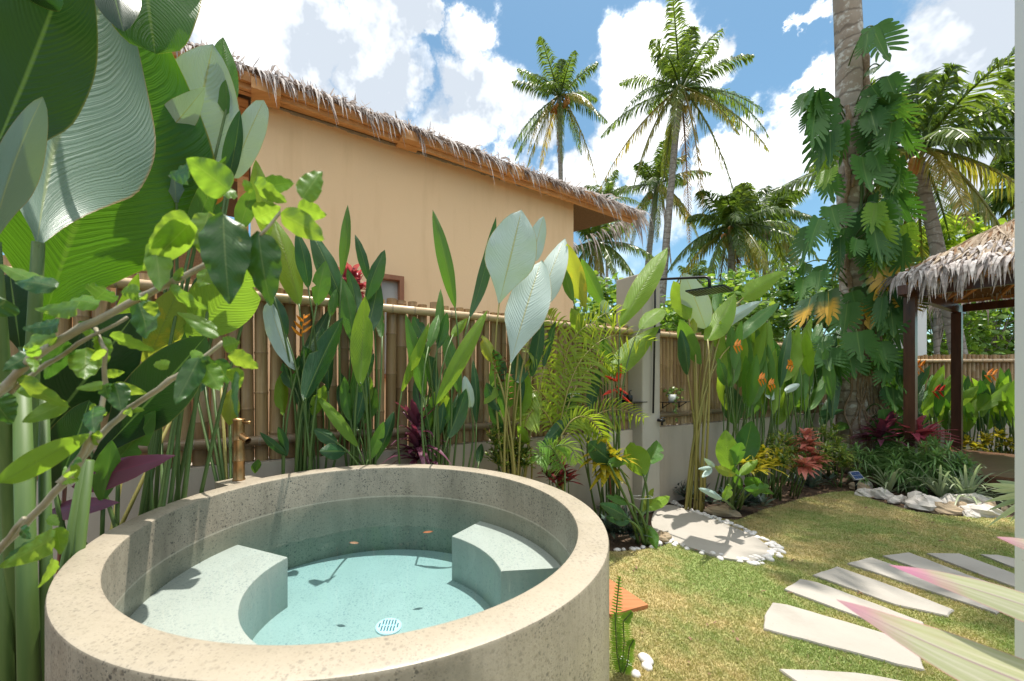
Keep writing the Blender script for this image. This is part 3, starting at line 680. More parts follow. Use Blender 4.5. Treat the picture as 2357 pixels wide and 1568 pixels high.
# ---- shower pad and its pebbles
padp = [at_z(*q4(*p), .02) for p in ((440, 450), (560, 428), (640, 455), (700, 480), (850, 530), (1000, 590), (1130, 640), (1230, 690), (1310, 750), (1345, 800), (1310, 845), (1230, 865), (1120, 870), (1000, 855), (900, 832), (760, 785), (620, 735), (500, 690), (425, 640), (395, 560))]
pad2 = [(p.x, p.y) for p in padp]
if sum(pad2[i][0]*pad2[(i+1) % len(pad2)][1]-pad2[(i+1) % len(pad2)][0]*pad2[i][1] for i in range(len(pad2))) < 0: pad2 = pad2[::-1]
pad2 = smooth(pad2); mb = MB(); mb.prism(pad2, -.01, .024)
cx = sum(p[0] for p in pad2)/len(pad2); cy = sum(p[1] for p in pad2)/len(pad2)
tag(mb.build('shower_pad', M['pad'], org=(cx, cy, 0)), 'smooth rounded cement shower pad in the lawn, ringed by white pebbles', 'paving slab')
def pebble(mb, c, r, rng, m=6, n=8, sq=.62):
    ax = Vector((rng.gauss(0, .2), rng.gauss(0, .2), 1)).normalized(); rot = ax.rotation_difference(UP).to_matrix() @ Matrix.Rotation(rng.uniform(0, 6.3), 3, 'Z')
    a = r*rng.uniform(.85, 1.35); b = r*rng.uniform(.75, 1.05); h = r*sq*rng.uniform(.85, 1.15); rows = []
    for i in range(m+1):
        th = PI*(i+.03)/(m+.06)
        rows.append([Vector(c)+rot @ Vector((a*math.sin(th)*math.cos(2*PI*j/n), b*math.sin(th)*math.sin(2*PI*j/n), h*math.cos(th))) for j in range(n)])
    mb.grid(rows, None, rng.random(), True)
PEB = 'small smooth white pebble in the border round the cement shower pad'
def pebble_path(px, step, rmin, rmax, off, label, group, seed):
    rng = random.Random(seed); pts = px
    for i in range(len(pts)-1):
        a, b = Vector(pts[i]), Vector(pts[i+1]); m = max(1, int((b-a).length/step)); dr = (b-a).normalized(); nr = Vector((-dr.y, dr.x, 0))
        for j in range(m):
            for o in off:
                if o != off[0] and rng.random() < .45: continue
                r = rng.uniform(rmin, rmax); c = a.lerp(b, (j+rng.random()*.6)/m)+nr*(o+rng.uniform(-.012, .012)); c.z = r*.40
                mb = MB(); pebble(mb, c, r, rng)
                tag(mb.build('pebble', M['pebble'], None, True, (c.x, c.y, 0)), label, 'pebble', group)
pp = [Vector(at_z(*q4(*p))) for p in ((555, 415), (640, 445), (720, 478), (860, 535), (1000, 585), (1130, 632), (1230, 680), (1320, 735), (1375, 790), (1345, 845), (1240, 875), (1110, 885), (1000, 865), (900, 842), (760, 797), (620, 750), (500, 712))]
pebble_path(pp, .046, .020, .032, (0, .038, -.03), PEB, 'white pebbles round the shower pad', 8)
pp = [Vector(at_z(*q4(*p))) for p in ((120, 790), (230, 790), (330, 775), (430, 760), (500, 735))]
pebble_path(pp, .055, .02, .032, (0,), 'white pebble edging the planted bed in front of the banana plant', 'white pebbles edging the bed', 9)
pp = [Vector(at_z(*r8(*p))) for p in ((462, 1090), (495, 1150), (540, 1185))]
pebble_path(pp, .05, .026, .036, (0, .05, .1), 'white pebble at the foot of the fern beside the concrete tub', 'white pebbles beside the tub', 10)
# ---- rocks
def rock(px, r, label, mat, seed, sq=.6):
    rng = random.Random(seed); c = at_z(*px); mb = MB(); rows = []; n, m = 14, 9
    ph = [rng.uniform(0, 6.3) for _ in range(12)]; ax = rng.uniform(1.0, 1.6); rot = Matrix.Rotation(rng.uniform(-.6, .6), 3, 'Z')
    for i in range(m+1):
        th = PI*(i+.05)/(m+.1); row = []
        for j in range(n):
            a = 2*PI*j/n; k = 1+.16*math.sin(2*a+ph[0]+th)+.12*math.sin(3*th+ph[1]+a)+.10*math.sin(5*a+ph[2])*math.sin(th)+.06*math.sin(9*a+7*th+ph[3])+rng.uniform(-.05, .05)
            v = Vector((r*ax*k*math.sin(th)*math.cos(a), r*k*math.sin(th)*math.sin(a), max(-.3*r, r*sq*k*math.cos(th)))); row.append(c+rot @ v+Vector((0, 0, r*sq*.35)))
        rows.append(row)
    mb.grid(rows, None, 0.0, True)
    return tag(mb.build('rock', M[mat], None, False, c), label, 'rock', 'rocks edging the flower bed')
for k, (x, y, r, l, mt, sq) in enumerate((
 (400, 268, .10, 'rounded tan rock behind the solar garden light', 'rockt', .8), (452, 262, .10, 'pale lumpy rock standing upright right of the solar garden light', 'rock', .9),
 (445, 312, .13, 'long low pale rock in front of the solar garden light', 'rock', .5), (555, 328, .14, 'broad pale rock under the leftmost spider plant', 'rock', .6),
 (640, 358, .09, 'small whitish rock at a step in the rock border', 'rock', .6), (690, 358, .10, 'whitish block of rock left of the long pinkish rock', 'rock', .8),
 (830, 388, .22, 'long pinkish grey rock, the largest of the border', 'rock', .45), (965, 420, .15, 'flat tan rock right of the largest rock of the border', 'rockt', .45),
 (1020, 372, .15, 'pale slanting rock in front of the middle spider plant', 'rock', .6), (1085, 405, .14, 'grey tan rock wedged between two pale rocks of the border', 'rockt', .6),
 (1190, 385, .18, 'pale cracked rock under the widest spider plant', 'rock', .55), (1240, 440, .22, 'large white and ochre flat rock at the lawn edge', 'rock', .4),
 (1158, 455, .08, 'small white rock lying loose on the grass before the border', 'rock', .6), (1300, 412, .14, 'shaded grey rock beside the black ground spike', 'rockt', .6))):
    rock(q5(x, y), r*.62, l, mt, 100+k, sq*(1.15+.5*rg.random()))
rock(q4(960, 505), .10, 'tan angular rock at the right edge of the pebble border under the banana clump', 'rockt', 140, .7)
rock(q4(490, 712), .06, 'rough brown stone beside the drooping banana leaf', 'rockt', 141, .9)
# ---- board
bq = [at_z(*r8(*p), .03) for p in ((402, 700), (582, 820))]
e1 = (bq[0]-bq[1]).normalized(); e2 = Vector((-e1.y, e1.x, 0)); e2 = e2 if e2.x < 0 else -e2
mb = MB(); c = bq[1]+e1*.26+e2*.14; c.z = .017
mb.box(c, e1*.26, e2*.14, UP*.014)
tag(mb.build('timber_step', M['board'], org=(c.x, c.y, 0)), 'orange brown timber step board on the grass beside the concrete tub', 'board')

# ================================================================ concrete tub
TC = Vector((-.366, 1.56, 0)); RI, RO, RZ, WZ, FZ, SZ = .795, .895, .835, .655, .335, .561
tub = thing('plunge_tub', TC, 'round concrete plunge tub with exposed pebbles, full of clear water', 'tub')
mb = MB(); bv = .006
mb.lathe(TC, [(RO, 0), (RO, RZ-bv*1.4), (RO-bv*.4, RZ-bv*.4), (RO-bv*1.4, RZ), (RI+bv*1.4, RZ), (RI+bv*.4, RZ-bv*.4), (RI, RZ-bv*1.4), (RI, FZ)], 160)
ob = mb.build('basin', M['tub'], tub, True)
mbf = MB(); mbf.lathe(TC, [(RI+.001, FZ), (.0005, FZ)], 96); mbf.build('floor', M['tubf'], tub)
def sector(a0, a1, r0, r1_, z0, z1):
    mb = MB(); n = 40; A = [math.radians(a0+(a1-a0)*i/n) for i in range(n+1)]; b = .007
    prof = [(r1_, z0), (r1_, z1), (r0+b, z1), (r0+b*.3, z1-b*.3), (r0, z1-b), (r0, z0)]
    rows = [[TC+Vector((r*math.cos(a), r*math.sin(a), z)) for r, z in prof] for a in A]
    mb.grid(rows); m = len(prof); o = len(mb.v)-(n+1)*m
    mb.f.append(tuple(o+i for i in range(m))); mb.f.append(tuple(o+n*m+i for i in range(m))[::-1]); mb.m += [0, 0]
    return mb
def sharp(ob, ang=35):
    for p in ob.data.polygons: p.use_smooth = True
    md = ob.data; 
    try: md.set_sharp_from_angle(angle=math.radians(ang))
    except Exception: pass
s1 = sector(6.5, 54, .53, .7962, FZ-.002, SZ).build('seat', M['tubf'], tub); sharp(s1)
s2 = sector(156, 250, .463, .7962, FZ-.002, SZ).build('seat', M['tubf'], tub); sharp(s2); sharp(ob, 28)
mb = MB(); mb.lathe(TC+Vector((0, 0, 0)), [(.0005, WZ), (RI+.004, WZ), (RI+.004, FZ-.006), (.0005, FZ-.006)], 96)
mb.f = [tuple(reversed(f)) for f in mb.f]
wob = mb.build('water', M['water'], tub)
mb = MB(); dc = TC+Vector((.06, .045, FZ)); mb.lathe(dc, [(.054, 0), (.054, .006), (.050, .009), (.0005, .009)], 40); dr = mb.build('drain_cover', M['drain'], tub, False)
mb = MB()
for i in range(-3, 4):
    for j in ((-1, 1) if abs(i) < 3 else (0,)):
        L = (.0165 if abs(i) < 3 else .014); cc = dc+Vector((i*.0125, j*.020, .0096)); mb.box(cc, Vector((.0028, 0, 0)), Vector((0, L, 0)), UP*.0006)
mb.build('drain_slots', M['hole'], dr)
for k, (x, y, w_, lab) in enumerate(((985, 640, .05, 'small reddish leaf floating on the tub water near its far wall'), (815, 668, .045, 'pale thin leaf scrap floating on the tub water left of the reddish one'))):
    c = at_z(x, 1225 if k == 0 else 1250, WZ+.003); mb = MB(); d_ = Vector((1, .3-.5*k, 0)).normalized(); sd_ = Vector((-d_.y, d_.x, 0))
    mb.grid([[c+d_*(w_*(i/6-.5))-sd_*(.009*math.sin(PI*i/6)+.0004), c+d_*(w_*(i/6-.5))+UP*-.001, c+d_*(w_*(i/6-.5))+sd_*(.009*math.sin(PI*i/6)+.0004)+UP*.002] for i in range(7)])
    tag(mb.build('floating_leaf', M['flbrown' if k == 0 else 'dead'], org=c), lab, 'leaf', 'leaves floating in the tub')
# pad that carries the tap, at the rim behind
pa = math.atan2(.51, -.842); pc = Vector((math.cos(pa), math.sin(pa), 0)); pt = Vector((-pc.y, pc.x, 0))
mb = MB(); mb.box(TC+pc*(RO+.055)+UP*(RZ/2-.0015), pc*.075, pt*.088, UP*(RZ/2-.0015)); mb.build('tap_ledge', M['tub'], tub)
# tap shaped like a bamboo cane
tb = at_z(*r4(1485, 1592), RZ); tb = TC+pc*(RO+.065)+pt*.0+UP*(RZ-.003)
tap = thing('water_spout', tb, 'bronze tap shaped like a bamboo cane on the tub rim', 'tap')
mb = MB(); pr = [(.0005, 0)]; z = 0
for zz in (.0, .105, .215, .318):
    if zz > 0: pr += [(.0275, zz-.008), (.0305, zz-.004), (.0310, zz), (.0305, zz+.003), (.0275, zz+.007)]
    else: pr += [(.0310, .0), (.0310, .006), (.028, .010)]
pr += [(.0275, .325), (.024, .326), (.022, .318), (.0005, .318)]
mb.lathe(tb, pr, 24); mb.build('post', M['bronze'], tap, True)
sd = Vector((.80, -.42, -.38)).normalized(); o = tb+UP*.245
mb = MB(); mb.tube([o, o+sd*.055, o+sd*.085], [.0175, .017, .017], 14, False); mb.tube([o+sd*.085, o+sd*.02], [.0145, .0145], 14, False)
tip = MB(); 
mb.build('spout', M['bronze'], tap, True)
o = tb+UP*.305; hd = Vector((.9, -.25, .02)).normalized(); mb = MB(); mb.tube([o, o+hd*.045, o+hd*.05, o+hd*.075], [.006, .006, .0085, .0085], 10); mb.build('handle', M['bronze'], tap, True)

# ================================================================ side fence: low wall, canes, rails
ZW = at_s(557.6, 1068.6).z; ZR = at_s(896.2, 708.7).z; ZR2 = at_s(r5(500, 1290)[0], r5(500, 1290)[1]).z
print('wall top', ZW, 'rail', ZR, 'lower rail', ZR2)
def low_wall(a0, a1, label, z=None, s1=0.0, thick=.20):
    z = ZW if z is None else z; mb = MB(); c = fp((a0+a1)/2, s1-thick/2, z/2); mb.box(c, D*(a1-a0)/2, N*thick/2, UP*z/2)
    return tag(mb.build('low_wall', M['lowwall'], org=fp((a0+a1)/2, s1, 0)), label, 'wall')
def cane(rng, p, z0, z1, r):
    mb = MB(); z = z0; pts = []; rad = []; var = []
    nd = z0+rng.uniform(.03, .3); lean = rng.uniform(-.01, .01)
    zs = [z0]
    while nd < z1-.02:
        zs += [nd-.012, nd-.004, nd, nd+.004, nd+.012]; nd += rng.uniform(.24, .36)
    zs.append(z1); k = 0
    rows = []; vr = []; uv = []
    nodes = zs[3:-1:5]
    for zz in zs:
        dn = min([abs(zz-q) for q in nodes] or [1]); rr = r*(1+ (.09 if dn < .001 else (.05 if dn < .005 else 0)))*(1-.06*(zz-z0))
        rows.append([p+D*(rr*math.cos(2*PI*j/10)+lean*(zz-z0))+N*(rr*math.sin(2*PI*j/10))+UP*zz for j in range(10)])
        vr += [.8 if dn < .001 else 0.0]*10; uv += [(j/10, zz) for j in range(10)]
    mb.grid(rows, uv, vr, True); o = len(mb.v)-10
    # open end with the hollow inside
    c = p+UP*z1+D*lean*(z1-z0); mb.add([q for q in mb.v[o:o+10]]+[c+(Vector(q)-c)*.78 for q in mb.v[o:o+10]]+[c+(Vector(q)-c)*.74-UP*.02 for q in mb.v[o:o+10]],
       [(i, (i+1) % 10, 10+(i+1) % 10, 10+i) for i in range(10)]+[(10+i, 10+(i+1) % 10, 20+(i+1) % 10, 20+i) for i in range(10)]+[tuple(range(20, 30))], None, [.1]*10+[.6]*10+[.9]*10)
    return mb
def cane_fence(label, group, pos, a0, a1, step, zlo, zhi, zr, zr2, s0, rr, seed, nofar=False):
    rng = random.Random(seed); root = thing('bamboo_fence', fp((a0+a1)/2, s0, 0), label, 'fence', group)
    a = a0
    while a < a1:
        r = step/2*rng.uniform(.80, .98); zt = zhi+rng.uniform(-.015, .022)
        cane(rng, fp(a+r, s0-rr-r), zlo+rng.uniform(0, .01), zt, r).build('bamboo_cane', M['bamboo'], root, True); a += 2*r+rng.choice((.001, .002, .004, .010))
    for z, v in ((zr, 0.0), (zr2, 1.0)):
        mb = MB(); n = int((a1-a0)/.12); pts = []; rad = []
        for i in range(n+1):
            nd = i % 4 == 0; x = a0-.05+(a1-a0+.1)*i/n
            pts += [fp(x-.008, s0, z), fp(x, s0, z), fp(x+.008, s0, z)]; rad += [rr, rr*(1.07 if nd else 1), rr]
        mb.tube(pts, rad, 12, True, v); rl = mb.build('rail', M['rail'], root, True)
        mb = MB()
        for i in range(int((a1-a0)/.17)):
            x = a0+.1+i*.17; 
            for dx in (0, .008): mb.tube([fp(x+dx+.004*math.sin(k), s0+rr*1.05*math.cos(2*PI*k/10), z+rr*1.05*math.sin(2*PI*k/10)) for k in range(11)], .0016, 4, False)
        b_ = mb.build('binding', M['tie'], rl); b_['kind'] = 'stuff'
    return root
aP0 = -.50; aP1 = aP0+.0
nearP = at_z(*q4(335, 510)); aN = av(nearP); sN = (nearP-P0).dot(N)
aPE = aN+.283
print('pillar', aN, sN)
aL = av(at_s(20, 900, 0))-.9; aM = av(at_s(1010, 900, 0))
low_wall(aL, aN-.003, 'cement wall behind the concrete tub, carrying the thick bamboo canes')
low_wall(aPE+.003, 6.55, 'cement wall right of the shower pillar, behind the tall heliconias')
cane_fence('bamboo fence of thick weathered canes behind the concrete tub', 'bamboo fences round the garden', None, aL, aM, .093, ZW, ZR+.075, ZR, ZR2, -.02, .030, 5)
cane_fence('bamboo fence of close thin canes between the tub and the shower pillar', 'bamboo fences round the garden', None, aM+.004, aN-.01, .066, ZW, ZR+.055, ZR, ZR2, -.022, .029, 6)
cane_fence('bamboo fence of close canes right of the shower pillar, behind heliconias', 'bamboo fences round the garden', None, aPE+.06, 6.45, .066, ZW, ZR+.05, ZR, ZR2, -.022, .029, 7)
# ================================================================ shower pillar and shower
mb = MB(); hz = 2.47; c = fp(aN+.1415, sN-.165, hz/2); mb.box(c, D*.1415, N*.165, UP*hz/2)
pil = tag(mb.build('shower_pillar', M['pillar'], org=fp(aN+.14, sN-.16, 0)), 'tall square cement pillar that carries the black rain shower', 'pillar')
md = pil.modifiers.new('b', 'BEVEL'); md.width = .012; md.segments = 2
sf = sN+.001
fl = at_s(*r5(1950, 348), sf); lo = at_s(*r5(1938, 1180), sf)
hd = at_y(1633, 669.5, 3.5)
sh = thing('rain_shower', fp(av(fl), sf, 0), 'black rain shower with a square head on a long arm', 'shower')
armend = Vector((hd.x, hd.y, fl.z)); az_ = hd.z+.125; 
mb = MB(); mb.tube([fl, fl+N*.012], [.032, .032], 20); mb.build('flange', M['black'], sh, True)
st = fl+N*.045; rt = (armend-st); rt.z = az_-fl.z; el = [st+rt*.93, st+rt*.97-UP*.006, st+rt*.992-UP*.022, st+rt-UP*.045]
mb = MB(); mb.tube([fl+N*.008, fl+N*.035, st+rt*.04]+[st+rt*.3, st+rt*.6]+el+[Vector((hd.x, hd.y, hd.z+.02))], .0125, 12); mb.build('arm', M['black'], sh, True)
mb = MB(); hx = Vector((.99, -.14, 0)).normalized(); 
cs = [at_z(*q, hd.z) for q in ((1571.7, 669.4), (1647.9, 657.7), (1694.8, 670), (1618.6, 681.1))]; ax = (cs[1]-cs[0])+(cs[2]-cs[3]); ax.z = 0; ax.normalize(); ay = Vector((-ax.y, ax.x, 0)); hl = .152
mb.box(Vector((hd.x, hd.y, hd.z)), ax*hl, ay*hl, UP*.006); mb.tube([Vector((hd.x, hd.y, hd.z+.004)), Vector((hd.x, hd.y, hd.z+.03))], [.03, .02], 14)
he = mb.build('head', M['black'], sh)
mb = MB()
for i in range(12):
    for j in range(12): mb.box(Vector((hd.x, hd.y, hd.z-.0075))+ax*hl*(-.88+1.76*i/11)+ay*hl*(-.88+1.76*j/11), ax*.0055, ay*.0055, UP*.002)
mb.build('nozzles', M['steel'], he)
mb = MB(); mb.tube([fl+N*.03, fl+N*.03-UP*.3, lo+N*.03], .0095, 10); mb.build('riser_pipe', M['black'], sh, True)
jb = at_s(*r5(1975, 665), sf); mb = MB(); mb.box(jb+N*.015, D*.022, N*.015, UP*.024); mb.build('clip', M['black'], sh)
vl = at_s(*r5(1985, 1225), sf); mb = MB(); mb.tube([vl, vl+N*.06], .016, 12); mb.tube([vl+N*.045-UP*.05, vl+N*.045+UP*.03], .011, 10); mb.tube([vl+N*.045+UP*.03, vl+N*.045+UP*.03+D*.07], .006, 8); mb.tube([vl+N*.045-D*.03, vl+N*.045+D*.04], .013, 10); mb.build('valve', M['black'], sh, True)
# shelves left and right of the pillar
def shelf(p0, p1, label):
    a = at_s(*p0, .02); b = at_s(*p1, .02); b.z = a.z; root = thing('shelf', (a+b)/2, label, 'shelf', 'small shelves beside the shower pillar')
    mb = MB(); mb.box((a+b)/2+N*.045, (b-a)/2, N*.055, UP*.004); mb.build('plate', M['black'], root)
    mb = MB()
    for q in (a.lerp(b, .12), a.lerp(b, .88)): mb.bar(q-N*.005-UP*.004, q-N*.005-UP*.07, .012, .01, N); mb.bar(q-N*.008-UP*.065, q+N*.08-UP*.006, .008, .008)
    mb.build('bracket', M['black'], root); return (a+b)/2+N*.045, (b-a).normalized()
c, dd = shelf(r5(1640, 1116), r5(1865, 1116), 'black wall shelf with dark bottles left of the shower pillar')
for k, (o_, h, r, lab) in enumerate(((-.035, .13, .032, 'taller dark bottle with a pump on the left shower shelf'), (.06, .085, .030, 'squat dark jar on the left shower shelf'))):
    b = c+dd*o_+UP*.004; root = thing('bottle', b, lab, 'bottle', 'dark bottles on the shower shelf'); mb = MB(); mb.lathe(b, [(.0005, 0), (r, 0), (r, h*.75), (r*.5, h*.86), (r*.35, h*.9), (r*.35, h), (.0005, h)], 16); mb.build('body', M['black'], root, True)
    mb = MB(); mb.tube([b+UP*h, b+UP*(h+.025), b+UP*(h+.03)+dd*.03], [.006, .006, .005], 8); mb.build('pump', M['black'], root, True)
c, dd = shelf(r5(2000, 1112), r5(2135, 1112), 'black wall shelf with a trailing pot plant right of the shower pillar')
pl = thing('potted_plant', c+UP*.004, 'small variegated trailing plant in a white pot on the right shower shelf', 'plant')
mb = MB(); b = c+UP*.004-dd*.06; mb.lathe(b, [(.0005, 0), (.035, 0), (.045, .08), (.040, .08), (.036, .06), (.0005, .06)], 18); mb.build('pot', M['pot'], pl, True)
rng = random.Random(3); mb = MB()
for k in range(34):
    a = rng.uniform(0, 6.28); rr = rng.uniform(.02, .13); cc = b+Vector((math.cos(a)*rr, math.sin(a)*rr*.5, .10+rng.uniform(-.03, .08)-rr*.3)) if k < 24 else b+N*.05+D*rng.uniform(-.05, .02)+UP*rng.uniform(-.2, .05)
    leaf_card(mb, cc, Vector((rng.gauss(0, .5), -1, rng.gauss(.4, .5))), .045, .034, rng, rng.random())
mb.build('foliage', M['crotv'], pl)
# ================================================================ neighbouring house
def thatch_strip(mb, p, d, out, L, w, rng, sag=.5, var=None):
    """one dry leaf strip: starts at p, leaves along d and droops"""
    d = d.normalized(); sd = d.cross(UP); sd = sd.normalized() if sd.length > 1e-3 else D
    sd = (Matrix.Rotation(rng.uniform(-.9, .9), 3, d) @ sd).normalized()
    v = rng.random() if var is None else var; rows = []; uv = []; n = 4; tw = rng.uniform(-.5, .5)
    for i in range(n+1):
        t = i/n; c = p + d*(L*t*(1-.25*sag*t)) - UP*(L*sag*t*t) + sd*(tw*L*.25*t*t); ww = w*.5*((.7+.9*t) if t < .45 else (1.1*(1-((t-.45)/.55)**1.6)+.02))
        rows.append([c-sd*ww, c+sd*ww]); uv += [(0, t), (1, t)]
    mb.grid(rows, uv, v)
SW = -1.5; SR = SW+.26
hA = at_s(602, 235, SW); hB = at_s(1309, 460, SW); rake_w = lambda a: hA.z+(hB.z-hA.z)*(a-av(hA))/(av(hB)-av(hA))
tA = at_s(413, 72, SR); tB = at_s(1478, 478, SR); rake_r = lambda a: tA.z+(tB.z-tA.z)*(a-av(tA))/(av(tB)-av(tA))
aWR = av(at_s(1320, 560, SW)); aWL = av(at_s(577, 420, SW))
print('house wall a', aWL, aWR, 'z', rake_w(aWL), rake_w(aWR), 'rake at', rake_r(aWL), rake_r(aWR), 'slopes', (hB.z-hA.z)/(av(hB)-av(hA)), (tB.z-tA.z)/(av(tB)-av(tA)))
house = thing('house', fp((aWL+aWR)/2, SW-2, 0), 'ochre rendered house with a sloping thatched roof behind the bamboo fence', 'house')
wn1 = at_s(*r5(383, 330), SW); wn0 = at_s(*r5(214, 322), SW); wz1 = wn1.z; wz0 = wz1-1.15; wa0, wa1 = av(wn0), av(wn1)
mb = MB(); th = .18
def wallquad(a0, a1, z0a, z1a, z0b, z1b):
    vs = [fp(a0, SW, z0a), fp(a1, SW, z0b), fp(a1, SW, z1b), fp(a0, SW, z1a)]; bk = [v-N*th for v in vs]
    mb.add(vs+bk, [(0, 1, 2, 3), (7, 6, 5, 4), (0, 4, 5, 1), (1, 5, 6, 2), (2, 6, 7, 3), (3, 7, 4, 0)])
wallquad(aWL, wa0, 0, rake_w(aWL), 0, rake_w(wa0)); wallquad(wa1, aWR, 0, rake_w(wa1), 0, rake_w(aWR))
wallquad(wa0, wa1, 0, wz0, 0, wz0); wallquad(wa0, wa1, wz1, rake_w(wa0), wz1, rake_w(wa1))
mb.add([fp(aWR, SW-th, 0), fp(aWR, SW-5, 0), fp(aWR, SW-5, rake_w(aWR)), fp(aWR, SW-th, rake_w(aWR))], [(0, 1, 2, 3)])
mb.add([fp(aWL, SW-th, 0), fp(aWL, SW-5, 0), fp(aWL, SW-5, rake_w(aWL)), fp(aWL, SW-th, rake_w(aWL))], [(3, 2, 1, 0)])
wl = mb.build('wall', M['gable'], house)
# strip of bare mortar under the rake board
mb = MB(); n = 60
for i in range(n):
    a = aWL+(aWR-aWL)*i/n; b = aWL+(aWR-aWL)*(i+1)/n; h = .012+.018*rg.random()
    mb.box(fp((a+b)/2, SW+.003, rake_w((a+b)/2)-h/2-.002), (D*(b-a)+UP*(rake_w(b)-rake_w(a)))/2, N*.006, UP*h/2)
mb.build('mortar_strip', M['pillar'], wl)
win = MB(); fw = .05
for a, b in ((fp(wa0, SW, wz1-fw/2), fp(wa1, SW, wz1-fw/2)), (fp(wa0, SW, wz0+fw/2), fp(wa1, SW, wz0+fw/2))): win.bar(a+N*.012, b+N*.012, .08, fw)
for a in (wa0+fw/2, wa1-fw/2): win.bar(fp(a, SW+.012, wz0+fw), fp(a, SW+.012, wz1-fw), fw, .08, N)
wf = win.build('window', M['frame'], house)
mb = MB(); mb.box(fp((wa0+wa1)/2, SW-.035, (wz0+wz1)/2), D*((wa1-wa0)/2-fw*.9), N*.006, UP*((wz1-wz0)/2-fw*.9)); mb.build('pane', M['pane'], wf)
# roof
aR0, aR1 = av(tA)-.15, av(tB)+.02; sl_ = (tB.z-tA.z)/(av(tB)-av(tA)); RT = .055
mb = MB(); top = [fp(aR0, SR-.06, rake_r(aR0)-.03), fp(aR1, SR-.06, rake_r(aR1)-.03), fp(aR1, -7.5, rake_r(aR1)+.9), fp(aR0, -7.5, rake_r(aR0)+.9)]; bot = [v-UP*RT for v in top]
mb.add(top+bot, [(0, 1, 2, 3), (7, 6, 5, 4), (0, 4, 5, 1), (1, 5, 6, 2), (2, 6, 7, 3), (3, 7, 4, 0)]); roof = mb.build('roof', M['weave'], house)
rngt = random.Random(12); mb = MB(); Ltot = aR1-aR0; dl = (D+UP*sl_).normalized()
for i in range(760):
    a = aR0+Ltot*rngt.random(); p = fp(a, SR-.06+rngt.uniform(-.05, .03), rake_r(a)-.03-rngt.uniform(0, .05))
    big = rngt.random() < .25
    thatch_strip(mb, p, N*rngt.uniform(.3, 1.0)+UP*rngt.uniform(-.2, .5)+D*rngt.uniform(.0, .8), N, rngt.uniform(.18, .36) if big else rngt.uniform(.10, .22), rngt.uniform(.016, .034), rngt, rngt.uniform(.75, 1.3))
for i in range(500):
    a = aR0+Ltot*rngt.random(); p = fp(a, SR-.06+rngt.uniform(-.12, .02), rake_r(a)-.05)
    thatch_strip(mb, p, UP*rngt.uniform(.2, .8)+D*rngt.uniform(-.4, 1.)+N*rngt.uniform(-.2, .5), N, rngt.uniform(.08, .17), rngt.uniform(.008, .02), rngt, rngt.uniform(.0, .4))
for i in range(130):
    p = fp(aR1+rngt.uniform(-.06, .02), SR-.06-rngt.random()**2*4.5, rake_r(aR1)-.05)
    thatch_strip(mb, p, D*rngt.uniform(.5, 1)+UP*rngt.uniform(-.6, 0)+N*rngt.uniform(-.2, .4), N, rngt.uniform(.15, .38), rngt.uniform(.014, .03), rngt, rngt.uniform(.6, 1.2))
mb.build('thatch_fringe', M['thatch'], roof)
# timbers under the rake
mb = MB(); z0 = rake_r(aR0)-.03-RT; rr_ = lambda a: rake_r(a)-.03-RT
up_r = D.cross(N).normalized()
def along(s, dz, w_, h_, a0, a1): mb.bar(fp(a0, s, rr_(a0)+dz), fp(a1, s, rr_(a1)+dz), w_, h_)
along(SR-.075, -.045, .03, .085, aR0+.05, aR1-.05); along(SR-.115, -.105, .035, .06, aR0+.05, aR1-.12)
mb.build('fascia', M['wood'], roof)
mb = MB(); dw = rake_w(aWL)-rr_(aWL)
mb.bar(fp(aWL-.4, SW+.045, rake_w(aWL-.4)+.055), fp(aWR+.25, SW+.045, rake_w(aWR+.25)+.055), .05, .11); mb.build('eave_board', M['wood'], roof)
mb = MB(); a = aR0+.2
while a < aR1-.1:
    mb.bar(fp(a, SR-.07, rr_(a)-.015), fp(a, SW-.02 if a > aWL else -5.5, rr_(a)-.015), .045, .05); a += .33
mb.build('batten', M['wood'], roof)
for (x, y) in ((612, 232), (940, 331), (1176, 414), (1347, 470)):
    a = av(at_s(x, y, (SW+SR)/2)); mb = MB(); zc = rake_w(a)-.005; mb.box(fp(a, (SW+SR)/2+.02, zc), D*.12, N*((SR-SW)/2-.03), UP*.05); mb.build('purlin', M['wood'], roof)
# porch side left of the gable wall: woven screen and posts
mb = MB(); c = fp(aWL-.75, SW-.62, 1.55); mb.box(c, D*.70, N*.02, UP*1.45); mb.build('woven_screen', M['rattan'], house)
mb = MB()
for a in (aWL-.07, aWL-1.4): mb.box(fp(a, SW-.5, 1.75), D*.05, N*.05, UP*1.75)
for z in (2.2, 2.85, 1.5): mb.bar(fp(aWL-1.5, SW-.57, z), fp(aWL-.13, SW-.57, z), .05, .07)
mb.build('porch_frame', M['wood'], house)
mb = MB()
for k in range(14):
    s = SW-.15-.13*k; mb.bar(fp(aWL-2.2, s, rr_(aWL-2.2)-.075-.0*k), fp(aWL-.02, s, rr_(aWL-.02)-.075), .115, .012)
mb.build('soffit_board', M['wood'], roof)

